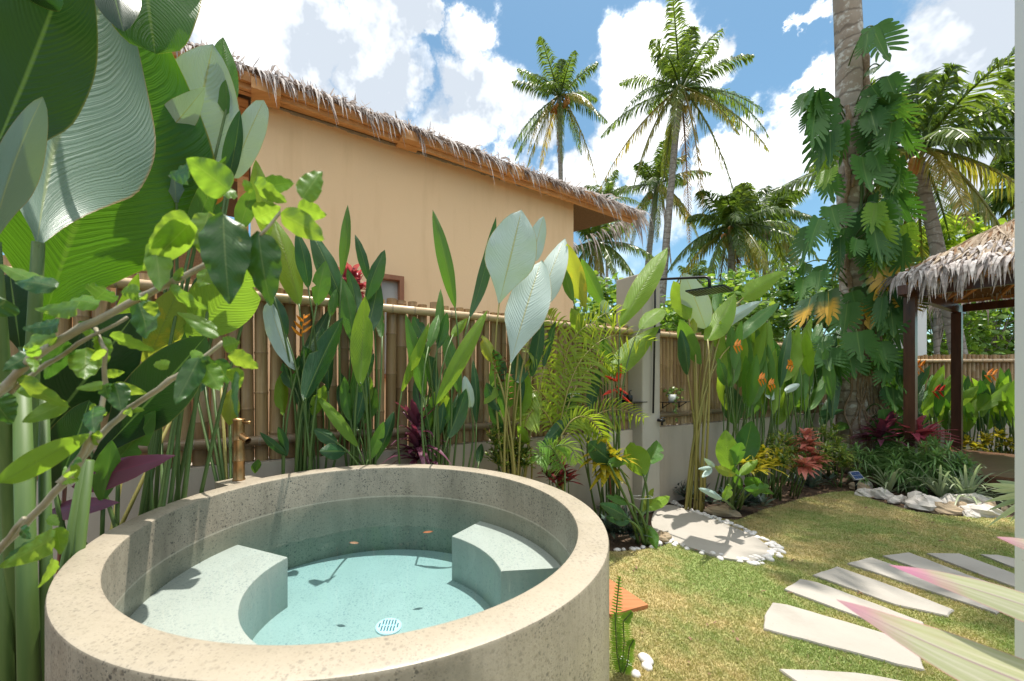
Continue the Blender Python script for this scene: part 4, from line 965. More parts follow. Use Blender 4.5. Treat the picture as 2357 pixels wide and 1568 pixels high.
# ================================================================ back fence, corner pillar
YB = 7.5
BD = Vector((.995, -.10, 0)).normalized(); BN = Vector((BD.y, -BD.x, 0)); BP = at_z(2071, 880, HC) if False else Vector(((2072-U0)/F*YB, YB, 0))
zc_ = 1.35+ (V0-at_y(0, 828, 1).z*0-828)/F*YB
_D, _N, _P0 = D, N, P0
D, N, P0 = BD, BN, BP
def zat(v, Y): return HC+(V0-v)/F*Y
low_wall(-1.0, 4.5, 'cement wall at the back of the garden behind the gazebo posts', zat(947, YB), 0, .2)
cane_fence('bamboo fence of straight canes across the back, seen between gazebo posts', 'bamboo fences round the garden', None, -.9, 4.4, .075, zat(947, YB), zat(818, YB), zat(831, YB), zat(921, YB), -.025, .032, 8)
D, N, P0 = _D, _N, _P0
pc_ = at_y(1900, 880, 7.05); mb = MB(); hz = zat(790, 7.05); mb.box(Vector((pc_.x, 7.05, hz/2)), Vector((.19, .06, 0)), Vector((-.04, .13, 0)), UP*hz/2)
tag(mb.build('garden_pillar', M['pillar'], org=(pc_.x, 7.05, 0)), 'grey cement garden pillar among the heliconias left of the big trunk', 'pillar')
hz = zat(665, 8.3); mb = MB(); x_ = (2093-U0)/F*8.3; mb.box(Vector((x_, 8.3, hz/2)), Vector((.17, 0, 0)), Vector((0, .17, 0)), UP*hz/2)
tag(mb.build('garden_pillar', M['white'], org=(x_, 8.3, 0)), 'pale pillar standing just behind the nearer gazebo post', 'pillar')
# white post at the edge of the view
mb = MB(); mb.box(Vector((2.58, 1.38, 2.2)), Vector((.30, 0, 0)), Vector((0, .22, 0)), UP*2.2)
tag(mb.build('white_post', M['white'], org=(2.58, 1.38, 0)), 'white painted post at the edge of the terrace', 'post')

# ================================================================ gazebo
GP = Vector((5.86, 5.07, 0)); gz = .28; gd, gn = 2.3, 2.55
gaz = thing('gazebo', GP+D*gd/2+N*gn/2, 'open timber gazebo with a shaggy thatched roof and a raised deck', 'gazebo')
def gp(a, b, z): return GP+D*a+N*b+UP*z
mb = MB(); nb = 9
for i in range(nb):
    a = -.10+(gd+.2)*(i+.5)/nb; mb.box(gp(a, gn/2, gz-.012), D*((gd+.2)/nb/2-.002), N*(gn/2+.1), UP*.012)
mb.build('deck', M['deck'], gaz)
mb = MB()
for a, b, c, d in ((-.085, -.085, -.085, gn+.085), (gd+.085, -.085, gd+.085, gn+.085), (-.06, -.085, gd+.06, -.085), (-.06, gn+.085, gd+.06, gn+.085)): mb.bar(gp(a, b, gz-.095), gp(c, d, gz-.095), .04, .14)
for a in (0, gd/2, gd):
    for b in (0, gn/2, gn): mb.box(gp(a, b, (gz-.03)/2), D*.05, N*.05, UP*(gz-.03)/2)
mb.build('deck_frame', M['woodd'], gaz)
PH = 2.46
for a, b in ((0, 0), (gd, 0), (0, gn), (gd, gn)):
    mb = MB(); mb.box(gp(a, b, gz+.001+(PH-gz)/2), D*.052, N*.052, UP*(PH-gz)/2); o = mb.build('post', M['woodd'], gaz)
mb = MB(); bz = PH+.06
for a, b, c, d in ((-.35, 0, gd+.35, 0), (-.35, gn, gd+.35, gn), (0, .06, 0, gn-.06), (gd, .06, gd, gn-.06)): mb.bar(gp(a, b, bz), gp(c, d, bz), .07, .115)
mb.build('beam', M['woodd'], gaz)
ov = .11; ez = 2.645; ap = 3.60; cx_, cy_ = gd/2, gn/2
cor = [gp(-ov, -ov, ez), gp(gd+ov, -ov, ez), gp(gd+ov, gn+ov, ez), gp(-ov, gn+ov, ez)]; apx = gp(cx_, cy_, ap)
mb = MB(); vs = [v+UP*.13 for v in cor]+[apx+UP*.1]+cor+[apx-UP*.08]
mb.add(vs, [(1, 0, 4), (2, 1, 4), (3, 2, 4), (0, 3, 4), (5, 6, 9), (6, 7, 9), (7, 8, 9), (8, 5, 9), (0, 1, 6, 5), (1, 2, 7, 6), (2, 3, 8, 7), (3, 0, 5, 8)])
groof = mb.build('roof', M['weave'], gaz)
mb = MB(); rk = random.Random(31); st = MB()
for e in range(4):
    c0, c1 = cor[e], cor[(e+1) % 4]; ed = (c1-c0); el = ed.length; ed.normalize(); ctr = gp(cx_, cy_, ez); outw = ((c0+c1)/2-ctr).normalized()
    nst = 1100 if e == 3 else 420
    for i in range(nst):
        u = rk.random(); lay = rk.random()**1.5*.30; k = lay
        p = (c0.lerp(c1, u)).lerp(apx, k)+UP*(.12-.02*lay)+outw*rk.uniform(-.02, .03)
        thatch_strip(mb, p, outw*rk.uniform(.4, 1.0)+UP*rk.uniform(-.5, .35)+ed*rk.uniform(-.35, .35), N, rk.uniform(.14, .34), rk.uniform(.018, .042), rk, rk.uniform(.7, 1.3))
    for i in range(900 if e in (3, 0) else 250):
        u = rk.random(); k = .12+.86*rk.random()
        if abs(u-.5) > .5*(1-k)+.03: u = .5+(u-.5)*(1-k)
        else: u = u
        mid = (c0+c1)/2; base = mid.lerp(apx, k)+ed*(el*(1-k)*(rk.random()-.5)); p = base+UP*(.13+rk.uniform(0, .035))
        dn = (mid-apx).normalized()
        thatch_strip(st, p, dn+UP*rk.uniform(.0, .10)+ed*rk.uniform(-.2, .2), N, rk.uniform(.25, .5), rk.uniform(.012, .03), rk, rk.uniform(.0, .12))
mb.build('thatch_fringe', M['thatch'], groof); st.build('thatch_top', M['thatcht'], groof)
mb = MB()
for c in cor: mb.bar(c.lerp(apx, .03)-UP*.04, apx-UP*.13, .05, .07)
for e in range(4):
    c0, c1 = cor[e], cor[(e+1) % 4]
    mb.bar(c0.lerp(apx, .02)-UP*.025, c1.lerp(apx, .02)-UP*.025, .03, .045)
    for k in range(1, 6):
        b = c0.lerp(c1, k/6); mb.bar(b-UP*.03, b.lerp(apx, .8)-UP*.09, .03, .045)
mb.build('rafter', M['wood'], groof)

# ================================================================ big coconut trunk with monstera
TY = 5.8; tb_ = at_y(1988, 880, TY); tb_.z = 0
tt = at_y(1945, 0, TY); TP = []
for i in range(31):
    z = 11.0*i/30; f = z/tt.z; x = tb_.x+(tt.x-tb_.x)*f; x += .03*math.sin(z*1.1)
    k_ = max(0, z-7.3)/3.7; TP.append(Vector((x-.35*k_**1.3, TY+.02*math.sin(z*.9)-.40*k_**1.3, z)))  # unseen upper trunk bent so the crown's shade falls on the lawn
palmb = thing('coconut_palm', tb_, 'tall coconut palm with a thick lichen-spotted trunk wrapped in a climbing monstera', 'palm tree')
def trad_(z): return (.185+.085*math.exp(-z*1.1)+.06*math.exp(-((z-.8)/.6)**2) - .0045*z)
mb = MB(); mb.tube(TP, [trad_(p.z)*(1+.02*math.sin(p.z*9)) for p in TP], 26); mb.build('trunk', M['bark'], palmb, True)
fm, rb = MB(), MB(); rk = random.Random(77)
for k in range(17):
    t_ = (k+.5)/17; a = k*2.39996; back = math.sin(a) > -.2
    frond(fm, rb, TP[-1], a, math.radians((82-52*t_) if back else (80-80*t_)), 2.5*rk.uniform(.85, 1.05), .10 if back else .3, 40, .75, .055, rk, .2+.3*(t_ > .75), .5, .4)
fm.build('crown', M['frond'], palmb); rb.build('frond_ribs', M['frond'], palmb)
mv = thing('monstera_vine', tb_+Vector((0, -.3, 0)), 'climbing monstera with split leaves, some turning yellow, round the big palm trunk', 'climbing plant')
def tax(z): return TP[min(29, int(z/11.0*30))].lerp(TP[min(30, int(z/11.0*30)+1)], z/11.0*30-int(z/11.0*30))
def vine(name, mat, zs, angs, r, seed, n=40):
    rr = random.Random(seed); mb = MB(); pts = []
    for i in range(n+1):
        t = i/n; z = zs[0]+(zs[1]-zs[0])*t; a = angs[0]+(angs[1]-angs[0])*t+.12*math.sin(t*21+seed); c = tax(z); q = trad_(z)+r*.6
        pts.append(c+Vector((q*math.cos(a), q*math.sin(a), 0)))
    mb.tube(pts, [r*(1+.25*math.sin(i*1.7+seed)) for i in range(n+1)], 7); return mb.build(name, M[mat], mv, True)
vine('stem', 'root', (2.6, 5.4), (-2.75, -2.55), .030, 1); vine('stem', 'root', (1.8, 6.4), (-.9, -1.2), .035, 2); vine('stem', 'stem', (2.0, 4.6), (-1.5, -1.9), .020, 3); vine('stem', 'root', (4.2, 5.9), (-2.2, -1.0), .022, 4)
rr = random.Random(5); mb = MB()
for k in range(46):
    a0 = -PI/2+rr.gauss(.35, .85); z1 = rr.uniform(.9, 2.7); z0 = rr.uniform(.05, .6); pts = []
    for i in range(15):
        t = i/14; z = z1+(z0-z1)*t; a = a0+.18*math.sin(t*5+k)+.10*math.sin(t*13+k*2); q = trad_(z)+.006; c = tax(z); pts.append(c+Vector((q*math.cos(a), q*math.sin(a), 0)))
    mb.tube(pts, rr.uniform(.006, .015), 5)
mb.build('aerial_roots', M['root'], mv, True)
def split_leaf(mb, p, q, width, side, rng, curl=.12):
    L = (q-p).length; ax = (q-p).normalized(); side = (side-ax*side.dot(ax)).normalized(); nn = side.cross(ax); v = rng.random()
    def P(c, t):
        # c across, t along, surface droops away from the midrib and toward the tip
        return p+ax*(L*t)+side*(c*width*.5)-nn*(abs(c)**1.6*width*.20)-nn*(L*curl*max(0, t)**2)-UP*(L*.05*t*t)
    ns = 12; rows = []
    for i in range(ns+1):
        t = i/ns; inner = .34*(math.sin(PI*min(1, .12+.88*t)**.9)**.5)*(1-.4*t)
        rows.append([P(-inner, t), P(-inner*.5, t), P(0, t), P(inner*.5, t), P(inner, t)])
    uv = []
    for i in range(ns+1): uv += [(.3, i/ns), (.4, i/ns), (.5, i/ns), (.6, i/ns), (.7, i/ns)]
    mb.grid(rows, uv, v)
    nl = 7
    for sg in (-1, 1):
        for k in range(nl):
            t0 = .00+.80*k/nl+.0; reach = .98*math.sin(PI*(.20+.62*(k+.5)/nl))**.8; sweep = .20+.10*k/nl; hw = .055 if k else .062
            ww = rng.uniform(.85, 1.1); rws = []; uvs = []
            for j in range(5):
                f = j/4; c = .22+ (reach-.22)*f; tc = t0+.06+sweep*f**1.3-.16*(1-k/nl)*f; h = hw*ww*(1.0+.20*math.sin(PI*f))*(1 if f < .8 else .62)
                rws.append([P(sg*c, tc-h), P(sg*(c+.02), tc), P(sg*c, tc+h)]); uvs += [(.5+sg*c*.5, tc-h), (.5+sg*c*.5, tc), (.5+sg*c*.5, tc+h)]
            mb.grid(rws, uvs, v)
    # tip lobe
    rws = [[P(-.18+.0*j, .86+.0), P(0, .88), P(.18, .86)], [P(-.20, .95), P(0, .98), P(.20, .95)], [P(-.02, 1.10), P(0, 1.12), P(.02, 1.10)]]
    mb.grid(rws, [(.4, .86), (.5, .88), (.6, .86), (.4, .95), (.5, .98), (.6, .95), (.5, 1), (.5, 1), (.5, 1)], v)
ML = []
def ml(R, lst): 
    for e in lst: ML.append((R(e[0], e[1]), R(e[2], e[3]), e[4]/K, e[5] if len(e) > 5 else 'mons'))
ml(r3, [(1190, 165, 1265, 380, 180), (1160, 200, 1150, 350, 100), (865, 580, 800, 720, 110), (850, 620, 765, 930, 150), (905, 650, 870, 1055, 170), (800, 700, 775, 830, 100), (1010, 770, 1010, 1015, 115), (1215, 720, 1165, 910, 175),
  (1230, 880, 1310, 1100, 190), (1125, 985, 1145, 1195, 220), (1240, 615, 1440, 765, 140), (1355, 800, 1445, 980, 110), (1180, 540, 1290, 690, 150), (1205, 1290, 1235, 1530, 220), (1315, 1230, 1445, 1400, 170), (855, 1370, 770, 1560, 130),
  (905, 1400, 945, 1560, 100), (1170, 610, 1130, 720, 120), (1280, 480, 1330, 620, 120), (1150, 860, 1210, 1000, 130), (1090, 1500, 1060, 1600, 110), (1300, 1080, 1400, 1230, 140), (1230, 410, 1200, 470, 100)])
ml(r6, [(1240, 165, 1310, 440, 235, 'monsy'), (1190, 385, 1175, 630, 235, 'monsy'), (910, 415, 925, 610, 165, 'monsy'), (800, 455, 765, 630, 180, 'monsy'), (1385, 420, 1385, 545, 180, 'monsy'), (1030, 495, 1010, 690, 160), (1090, 670, 1115, 840, 175),
  (1200, 735, 1260, 905, 190), (1040, 805, 1060, 945, 140), (950, 780, 965, 980, 110), (1080, 95, 1040, 205, 140), (810, 0, 765, 235, 150), (860, 290, 850, 410, 115), (1245, 555, 1240, 700, 150), (1310, 560, 1365, 650, 120), (760, 330, 725, 490, 110),
  (1150, 130, 1180, 250, 130), (770, 240, 740, 340, 110), (1010, 20, 1000, 120, 90), (870, 500, 850, 620, 100), (1290, 330, 1340, 480, 150), (1120, 880, 1200, 900, 90), (880, 700, 870, 800, 90), (1060, 420, 1090, 520, 110)])
rr = random.Random(29)
for k in range(58):
    y = rr.uniform(250, 1060); x = 1950+.04*y+rr.choice((-1, 1, 1, 1))*rr.uniform(38, 105); ML.append(((x, y-rr.uniform(30, 60)), (x+rr.uniform(-12, 18), y+rr.uniform(5, 30)), rr.uniform(30, 58), 'mons' if rr.random() < .85 else 'leafl'))
rr = random.Random(9)
for (pa_, qa_, w_, mt) in ML:
    dep = TY-rr.uniform(.25, .62) if pa_[0] > 1860 else TY-rr.uniform(.05, .35)
    p = at_y(*pa_, dep); q = at_y(*qa_, dep-rr.uniform(-.02, .14)); mb = MB()
    s = view_side(p, q-p, rr.uniform(-48, 48)); 
    if s.x < 0: s = -s
    split_leaf(mb, p, q, w_*dep/F*rr.uniform(.85, 1.25), s, rr); lf = mb.build('leaf', M[mt], mv, True)
    c = tax(min(9, p.z+.05)); o = c+Vector((p.x-c.x, -.3, 0)).normalized()*trad_(p.z); mb = MB(); mb.tube(bez(o-UP*.12, (o+p)/2+UP*.14, p, 6), [.009]*7, 6); mb.build('petiole', M['stem'], lf, True)

# ================================================================ distant palms and trees
def palm_px(label, cx, cy, fx, Y, seed, zf=0, **k):
    return coco_palm(label, at_y(cx, cy, Y), Vector(((fx-U0)/F*Y, Y, 0)), seed, **k)
palm_px('slim coconut palm with orange nuts standing alone above the thatched eave', 1288, 222, 1296, 22, 3, nf=25, L=3.5, old=.3, ncoco=12, trad=.15)
palm_px('tallest coconut palm in the middle with green nuts and yellowing lower fronds', 1566, 205, 1505, 16.5, 5, nf=30, L=3.7, old=.36, coco='cocog', ncoco=16, trad=.15)
palm_px('coconut palm with a leaning trunk just left of the tallest palm', 1512, 425, 1462, 21, 8, nf=22, L=3.0, old=.35, ncoco=4, trad=.16)
palm_px('low bushy coconut palm with orange nuts above the shower head', 1686, 520, 1672, 15.5, 11, nf=30, L=2.7, old=.30, ncoco=10, trad=.13)
palm_px('low bushy coconut palm close behind the one above the shower head', 1762, 505, 1760, 18, 111, nf=20, L=2.5, old=.3, ncoco=3, trad=.13)
palm_px('coconut palm beside the right corner of the ochre house', 1374, 560, 1366, 19, 14, nf=24, L=2.7, old=.3, coco='cocog', ncoco=5, trad=.13)
palm_px('broad coconut palm with drooping fronds right of the monstera trunk', 2105, 345, 2238, 9.5, 17, nf=26, L=3.1, old=.35, ncoco=3, trad=.14, droop=1.0)
palm_px('coconut palm cut by the frame edge above the gazebo roof', 2378, 250, 2390, 14, 21, nf=24, L=2.4, old=.2, ncoco=4)
palm_px('smaller coconut palm behind the frame edge, level with the gazebo roof', 2385, 440, 2390, 12, 22, nf=24, L=2.2, old=.2, ncoco=4)
palm_px('tiny far coconut palm between the shower head and the big trunk', 1802, 600, 1800, 38, 23, nf=20, L=3.0, old=.2, ncoco=0)
palm_px('far palm crown peeping over the end of the thatched eave', 1395, 455, 1400, 33, 24, nf=20, L=3.2, old=.2, ncoco=0)
palm_px('far palm low down behind the tallest palm trunk', 1595, 640, 1595, 36, 25, nf=18, L=2.6, old=.2, ncoco=0)
def tree_px(label, x, y0, y1, Y, rad, ncl, per, L, w_, mat, seed, low=.1, flat=.7, cat='tree', name='broadleaf_tree', grp='trees beyond the fences'):
    h = HC+(V0-y0)/F*Y; lo = max(.02, (HC+(V0-y1)/F*Y)/h)
    return leafy_tree(name, label, cat, grp, Vector(((x-U0)/F*Y, Y, 0)), h, rad*Y/F, ncl, per, L, w_, M[mat] and mat, seed, .07, lo, flat)
tree_px('leafy tree filling the gap between the house corner and the shower pillar', 1400, 640, 790, 9.5, 90, 26, 34, .20, .10, 'tree', 41)
tree_px('bright loose tree behind the fence just right of the shower pillar', 1580, 640, 800, 10, 95, 30, 34, .20, .11, 'tree', 42)
tree_px('broad leafy tree behind the fence under the low bushy palm', 1740, 625, 800, 11, 110, 34, 34, .22, .12, 'tree', 43)
tree_px('leafy tree left of the monstera trunk, close behind the fence', 1860, 600, 800, 10.5, 80, 28, 34, .20, .11, 'treed', 44)
tree_px('bright yellow-green tree with round leaves above the gazebo roof corner', 2165, 505, 640, 11, 75, 24, 44, .22, .18, 'treel', 45)
tree_px('leafy tree seen between the two gazebo posts', 2150, 640, 840, 12, 110, 36, 36, .22, .13, 'tree', 46)
tree_px('large leafy tree behind the back fence right of the gazebo posts', 2290, 640, 840, 12.5, 120, 44, 36, .24, .14, 'tree', 47)
tree_px('dark leafy tree rising behind the monstera and the gazebo eave', 2030, 560, 800, 13, 120, 34, 34, .24, .14, 'treed', 48)
tree_px('pale tree at the far right behind the gazebo', 2430, 600, 840, 12, 120, 30, 30, .24, .14, 'treel', 49)
tree_px('distant rounded tree low behind the low bushy palm', 1640, 690, 800, 19, 130, 30, 30, .34, .2, 'treel', 50)
tree_px('distant spreading tree low behind the shower arm', 1500, 690, 800, 20, 110, 26, 30, .34, .2, 'tree', 51)
mb = MB(); rr = random.Random(70)
for k in range(9000):
    a = rr.uniform(-.2, 1.9); Y = rr.uniform(13, 26); x = a*Y; z = rr.random()**1.2*(1.6+.07*Y)*(1+.25*math.sin(x*.8)); 
    leaf_card(mb, Vector((x, Y, z)), Vector((rr.gauss(0, .6), -.5, 1)), .45*rr.uniform(.7, 1.3), .28, rr, rr.random())
tag(mb.build('undergrowth', M['tree']), kind='stuff')
# ================================================================ planted strip along the side fence
HEL = 'heliconias along the bamboo fence'
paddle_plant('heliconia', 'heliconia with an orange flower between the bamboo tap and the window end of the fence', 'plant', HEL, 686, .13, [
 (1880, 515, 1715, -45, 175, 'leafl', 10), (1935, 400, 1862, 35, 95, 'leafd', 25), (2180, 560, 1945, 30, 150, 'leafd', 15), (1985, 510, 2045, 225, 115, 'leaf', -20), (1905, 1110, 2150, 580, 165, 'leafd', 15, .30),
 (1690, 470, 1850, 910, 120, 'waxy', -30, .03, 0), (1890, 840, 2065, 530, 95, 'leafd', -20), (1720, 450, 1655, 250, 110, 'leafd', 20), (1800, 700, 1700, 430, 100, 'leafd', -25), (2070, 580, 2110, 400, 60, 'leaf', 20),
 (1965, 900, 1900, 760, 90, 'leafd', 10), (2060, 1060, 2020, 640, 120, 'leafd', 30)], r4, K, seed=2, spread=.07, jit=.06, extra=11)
o = bpy.data.objects['heliconia']; p = at_s(*r4(1892, 700), .16); bract_flower(o, p, UP+D*.1, D, 6, .075)
paddle_plant('heliconia', 'heliconia with one broad bright leaf in front, left of the window', 'plant', HEL, 840, .14, [
 (118, 1015, 150, 445, 165, 'leafl', 5, .42), (0, 330, 40, -125, 75, 'leaf', 20), (170, 360, 85, 60, 62, 'leafd', 25), (150, 480, 272, 155, 110, 'leafd', -25), (150, 700, 232, 345, 120, 'leafd', -15), (255, 715, 258, 530, 55, 'leaf', 30),
 (78, 750, 5, 330, 110, 'leaf', 20), (100, 560, 35, 275, 85, 'leafd', -20), (110, 1300, -5, 925, 125, 'leafd', 20), (160, 1490, 265, 1232, 78, 'leaf', -15, .1), (-20, 1370, -175, 1280, 90, 'leafd', 20, .08), (30, 1420, -140, 1420, 110, 'leafd', 10, .08),
 (110, 1400, -155, 1070, 80, 'leafl', 25, .10), (210, 1490, 330, 1170, 100, 'leafd', 30, .02)], r5, K, seed=3, spread=.06, jit=.06, extra=12)
paddle_plant('heliconia', 'tall slender heliconia with two narrow leaves rising above the fence rail', 'plant', HEL, 1003, .20, [
 (715, 530, 572, -95, 100, 'leaf', 10), (800, 590, 968, -50, 82, 'leafd', -25), (600, 760, 622, 402, 60, 'leaf', 20), (588, 1135, 915, 535, 105, 'leafl', -5, .40), (515, 1090, 402, 558, 95, 'leaf', 20), (372, 1060, 550, 612, 72, 'leafl', 15, .05),
 (592, 1060, 482, 690, 115, 'leafd', -10), (745, 1070, 632, 632, 92, 'leaf', 15), (690, 700, 790, 585, 62, 'leafl', 0), (530, 720, 450, 575, 90, 'leafd', 20), (600, 780, 662, 548, 72, 'leafd', -15), (815, 1155, 770, 945, 75, 'waxy', 10),
 (665, 1345, 782, 1025, 115, 'leafd', -15), (845, 1255, 825, 845, 62, 'leafd', 25), (540, 780, 610, 560, 70, 'leaf', 10), (610, 1330, 640, 1110, 80, 'leafd', 20), (860, 1500, 880, 1370, 60, 'leafd', 10)], r5, K, seed=4, spread=.08, jit=.08, extra=14)
o = paddle_plant('calathea', 'calathea with huge silvery blue-green leaves towering in front of the ochre wall', 'plant', None, 1178, .33, [
 (985, 505, 1128, -95, 330, 'waxy', 4, .02), (1200, 220, 1268, -55, 135, 'waxy', 10, -.05), (1195, 665, 1402, 85, 170, 'waxy', -18, -.02), (1058, 880, 1255, 222, 270, 'waxy', -8, .08), (955, 872, 880, 690, 92, 'leafy', 10), (1030, 900, 893, 1125, 92, 'leafl', 20),
 (1190, 965, 1258, 560, 92, 'leafd', 15), (1268, 900, 1345, 600, 60, 'leafd', 20), (1120, 1000, 1110, 800, 100, 'leafd', 20), (1180, 1380, 1105, 1260, 80, 'leafl', 10)], r5, K, seed=5, spread=.07, stem='stemy', srad=.010, jit=.05, extra=9)
rr = random.Random(2)
for (x, y, l) in ((968, 800, 8), (1010, 850, 9), (1040, 840, 6), (1062, 930, 10), (1000, 960, 5)):
    mb = MB(); p = at_s(*r5(x, y), .36)
    for k in range(l): 
        c = p-UP*(.022*k); blade(mb, c-D*.016, c+D*.028*(1 if k % 2 else -1)+UP*.012, .032, N, N*.004, 'round', .5, 5, 4, .05, rr)
    mb.build('dried_flower', M['flbrown'], o, True)
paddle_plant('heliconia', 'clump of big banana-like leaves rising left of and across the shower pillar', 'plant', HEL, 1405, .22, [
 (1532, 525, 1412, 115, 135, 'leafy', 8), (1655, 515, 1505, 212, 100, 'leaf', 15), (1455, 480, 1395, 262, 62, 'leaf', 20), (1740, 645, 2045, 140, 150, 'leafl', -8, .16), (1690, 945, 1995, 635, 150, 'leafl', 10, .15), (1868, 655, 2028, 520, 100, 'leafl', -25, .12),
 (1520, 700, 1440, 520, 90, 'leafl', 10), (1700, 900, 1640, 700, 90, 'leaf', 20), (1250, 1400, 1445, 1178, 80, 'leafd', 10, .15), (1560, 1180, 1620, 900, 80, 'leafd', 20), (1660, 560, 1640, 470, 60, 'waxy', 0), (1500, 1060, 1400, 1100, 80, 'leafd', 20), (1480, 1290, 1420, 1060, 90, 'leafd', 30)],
 r5, K, seed=6, spread=.12, jit=.07)
o = thing('lobster_claw', Vector(at_s(1412, V0, .34)).xyz*Vector((1, 1, 0)).length if False else Vector((at_s(1412, V0, .34).x, at_s(1412, V0, .34).y, 0)), 'single red lobster-claw flower with yellow tips left of the shower pillar', 'flower')
mb = MB(); pts = [at_s(*r5(*q), .36) for q in ((1640, 1070), (1670, 1040), (1720, 1030), (1725, 1000), (1735, 940))]; g = Vector((o.location.x, o.location.y, 0)); mb.tube([g, g.lerp(pts[0], .5)+UP*.1, pts[0], pts[1], pts[2]], .006, 6); mb.build('stalk', M['stemr'], o, True)
mb = MB()
for a, b, w_ in (((1730, 985), (1755, 865), 34), ((1735, 980), (1650, 945), 26), ((1722, 1010), (1800, 1065), 26), ((1715, 1030), (1635, 1070), 20), ((1715, 1035), (1830, 1130), 22)):
    pa, qa = at_s(*r5(*a), .37), at_s(*r5(*b), .40); L = w_/K*pa.y/F
    for s_ in (N, UP): blade(mb, pa, qa, L, s_.cross(qa-pa).normalized(), N*.004, 'lance', .8, 7, 4, 0, rr, .5)
mb.build('bracts', M['flred'], o, True)
# ---- areca palm lit yellow-green
g0 = at_s(1298, V0, .30); ar = thing('areca_palm', Vector((g0.x, g0.y, 0)), 'feathery yellow-green areca palm glowing in the sun left of the shower pillar', 'palm', None)
fm, rb = MB(), MB(); rk = random.Random(15); bp = Vector((g0.x, g0.y, 0))
def px_frond(fm, rb, pts, s, ll, lw, nl, rng, var=.3, hang=.35, ds=.1):
    P = [at_s(*r5(*q), s+ds*i/len(pts)) for i, q in enumerate(pts)]; n = 14; C_ = []
    m = len(P)-1
    for i in range(n+1):
        t = i/n*m; k = min(m-1, int(t)); f = t-k
        a = P[max(0, k-1)]; b = P[k]; c = P[k+1]; d = P[min(m, k+2)]
        C_.append(.5*((2*b)+(c-a)*f+(2*a-5*b+4*c-d)*f*f+(3*b-a-3*c+d)*f**3))
    rb.tube(C_, [.007*(1.1-i/n) for i in range(n+1)], 6, False, .3)
    for k in range(nl):
        t = .06+.94*(k+.5)/nl; f = t*n; i = min(n-1, int(f)); p = C_[i].lerp(C_[i+1], f-i); T = (C_[i+1]-C_[i]).normalized()
        vd = (p-CAM).normalized(); S = (T.cross(vd)).normalized(); S = (Matrix.Rotation(.5, 3, T) @ S); lf = ll*(math.sin(PI*min(1, .18+.80*t)))**.55
        for sg in (-1, 1):
            d = (S*sg+T*rng.uniform(.55, .85)+N*rng.uniform(-.15, .35)).normalized()
            blade(fm, p, p+d*lf, lw, T, None, 'lance', .2, 5, 2, 0, rng, min(1, max(0, var+rng.uniform(-.2, .2))), hang)
    return C_[0]
AR = [([(1340, 1290), (1375, 1020), (1420, 780), (1500, 660), (1600, 600)], .26, .42), ([(1360, 1300), (1430, 1000), (1540, 800), (1720, 690), (1960, 735)], .30, .40), ([(1340, 1300), (1380, 1050), (1400, 850), (1330, 640), (1285, 560)], .24, .35), ([(1330, 1300), (1330, 1050), (1290, 880), (1230, 790), (1170, 800)], .22, .32),
      ([(1330, 1300), (1310, 1150), (1250, 1050), (1190, 1050), (1160, 1130)], .22, .30), ([(1370, 1310), (1450, 1060), (1560, 900), (1660, 860), (1720, 920)], .30, .30), ([(1400, 1330), (1520, 1250), (1640, 1170), (1760, 1160), (1900, 1210)], .38, .30), ([(1350, 1300), (1440, 900), (1520, 700), (1640, 560), (1760, 560)], .24, .36),
      ([(1380, 1320), (1440, 1230), (1520, 1200), (1600, 1260), (1650, 1350)], .40, .24), ([(1340, 1310), (1280, 1180), (1220, 1150), (1170, 1200), (1150, 1260)], .30, .24)]
for k, (pts, s, ll) in enumerate(AR):
    b = px_frond(fm, rb, pts, s, ll*.70, .017, 23, rk, .35 if k < 4 else .8); rb.tube([bp, bp.lerp(b, .55)+UP*.02, b], [.014, .012, .008], 7)
fm.build('fronds', M['areca'], ar, True); rb.build('stems', M['stemy'], ar, True)
g0 = at_s(*r5(1400, 1530), .55); ar = thing('areca_palm', Vector((g0.x, g0.y, 0)), 'small pale drooping palm frond plant beside the far rim of the tub', 'palm'); fm, rb = MB(), MB(); bp = Vector((g0.x, g0.y, 0))
for pts in ([(1400, 1540), (1330, 1420), (1370, 1380), (1440, 1400), (1480, 1490)], [(1400, 1540), (1300, 1450), (1250, 1440), (1220, 1480)], [(1400, 1540), (1340, 1430), (1300, 1390), (1240, 1390)]):
    b = px_frond(fm, rb, pts, .5, .13, .009, 26, rk, .6); rb.tube([bp, bp.lerp(b, .5), b], [.009, .008, .006], 6)
fm.build('fronds', M['fern'], ar, True); rb.build('stems', M['stem'], ar, True)
# ---- front banana plant
paddle_plant('banana_plant', 'young banana plant with striped backlit leaves at the near end of the shower pad', 'plant', None, 1480, .55, [
 (345, 210, 235, -60, 200, 'leafl', 0, .0), (390, 110, 445, -75, 130, 'leaf', -25, -.03), (120, 110, -90, -60, 170, 'leafd', 10, .0), (60, 110, 240, 90, 85, 'leaf', 20, .05), (235, 420, 45, 362, 70, 'leaf', 25, .05), (355, 480, 545, 362, 90, 'leafl', -25, .02), (225, 540, -5, 420, 110, 'leafd', 20, .08), (240, 560, 45, 530, 95, 'leafd', 25, .1),
 (370, 590, 440, 775, 90, 'leaf', 20, .08), (385, 740, 340, 590, 80, 'leafl', 20, .08), (330, 500, 420, 300, 60, 'leafy', 45, .02)], q4, 3.406, seed=8, base=at_z(*q4(335, 735)), spread=.05, srad=.013, jit=.04)
mb = MB(); c = at_s(*q4(330, 370), .57); mb.tube([c+Vector((.09*math.cos(a*.7), .05*math.sin(a*.7), .004*math.sin(a*1.9))) for a in range(10)], .0022, 5); mb.build('wire_tie', M['pebble'], bpy.data.objects['banana_plant'])
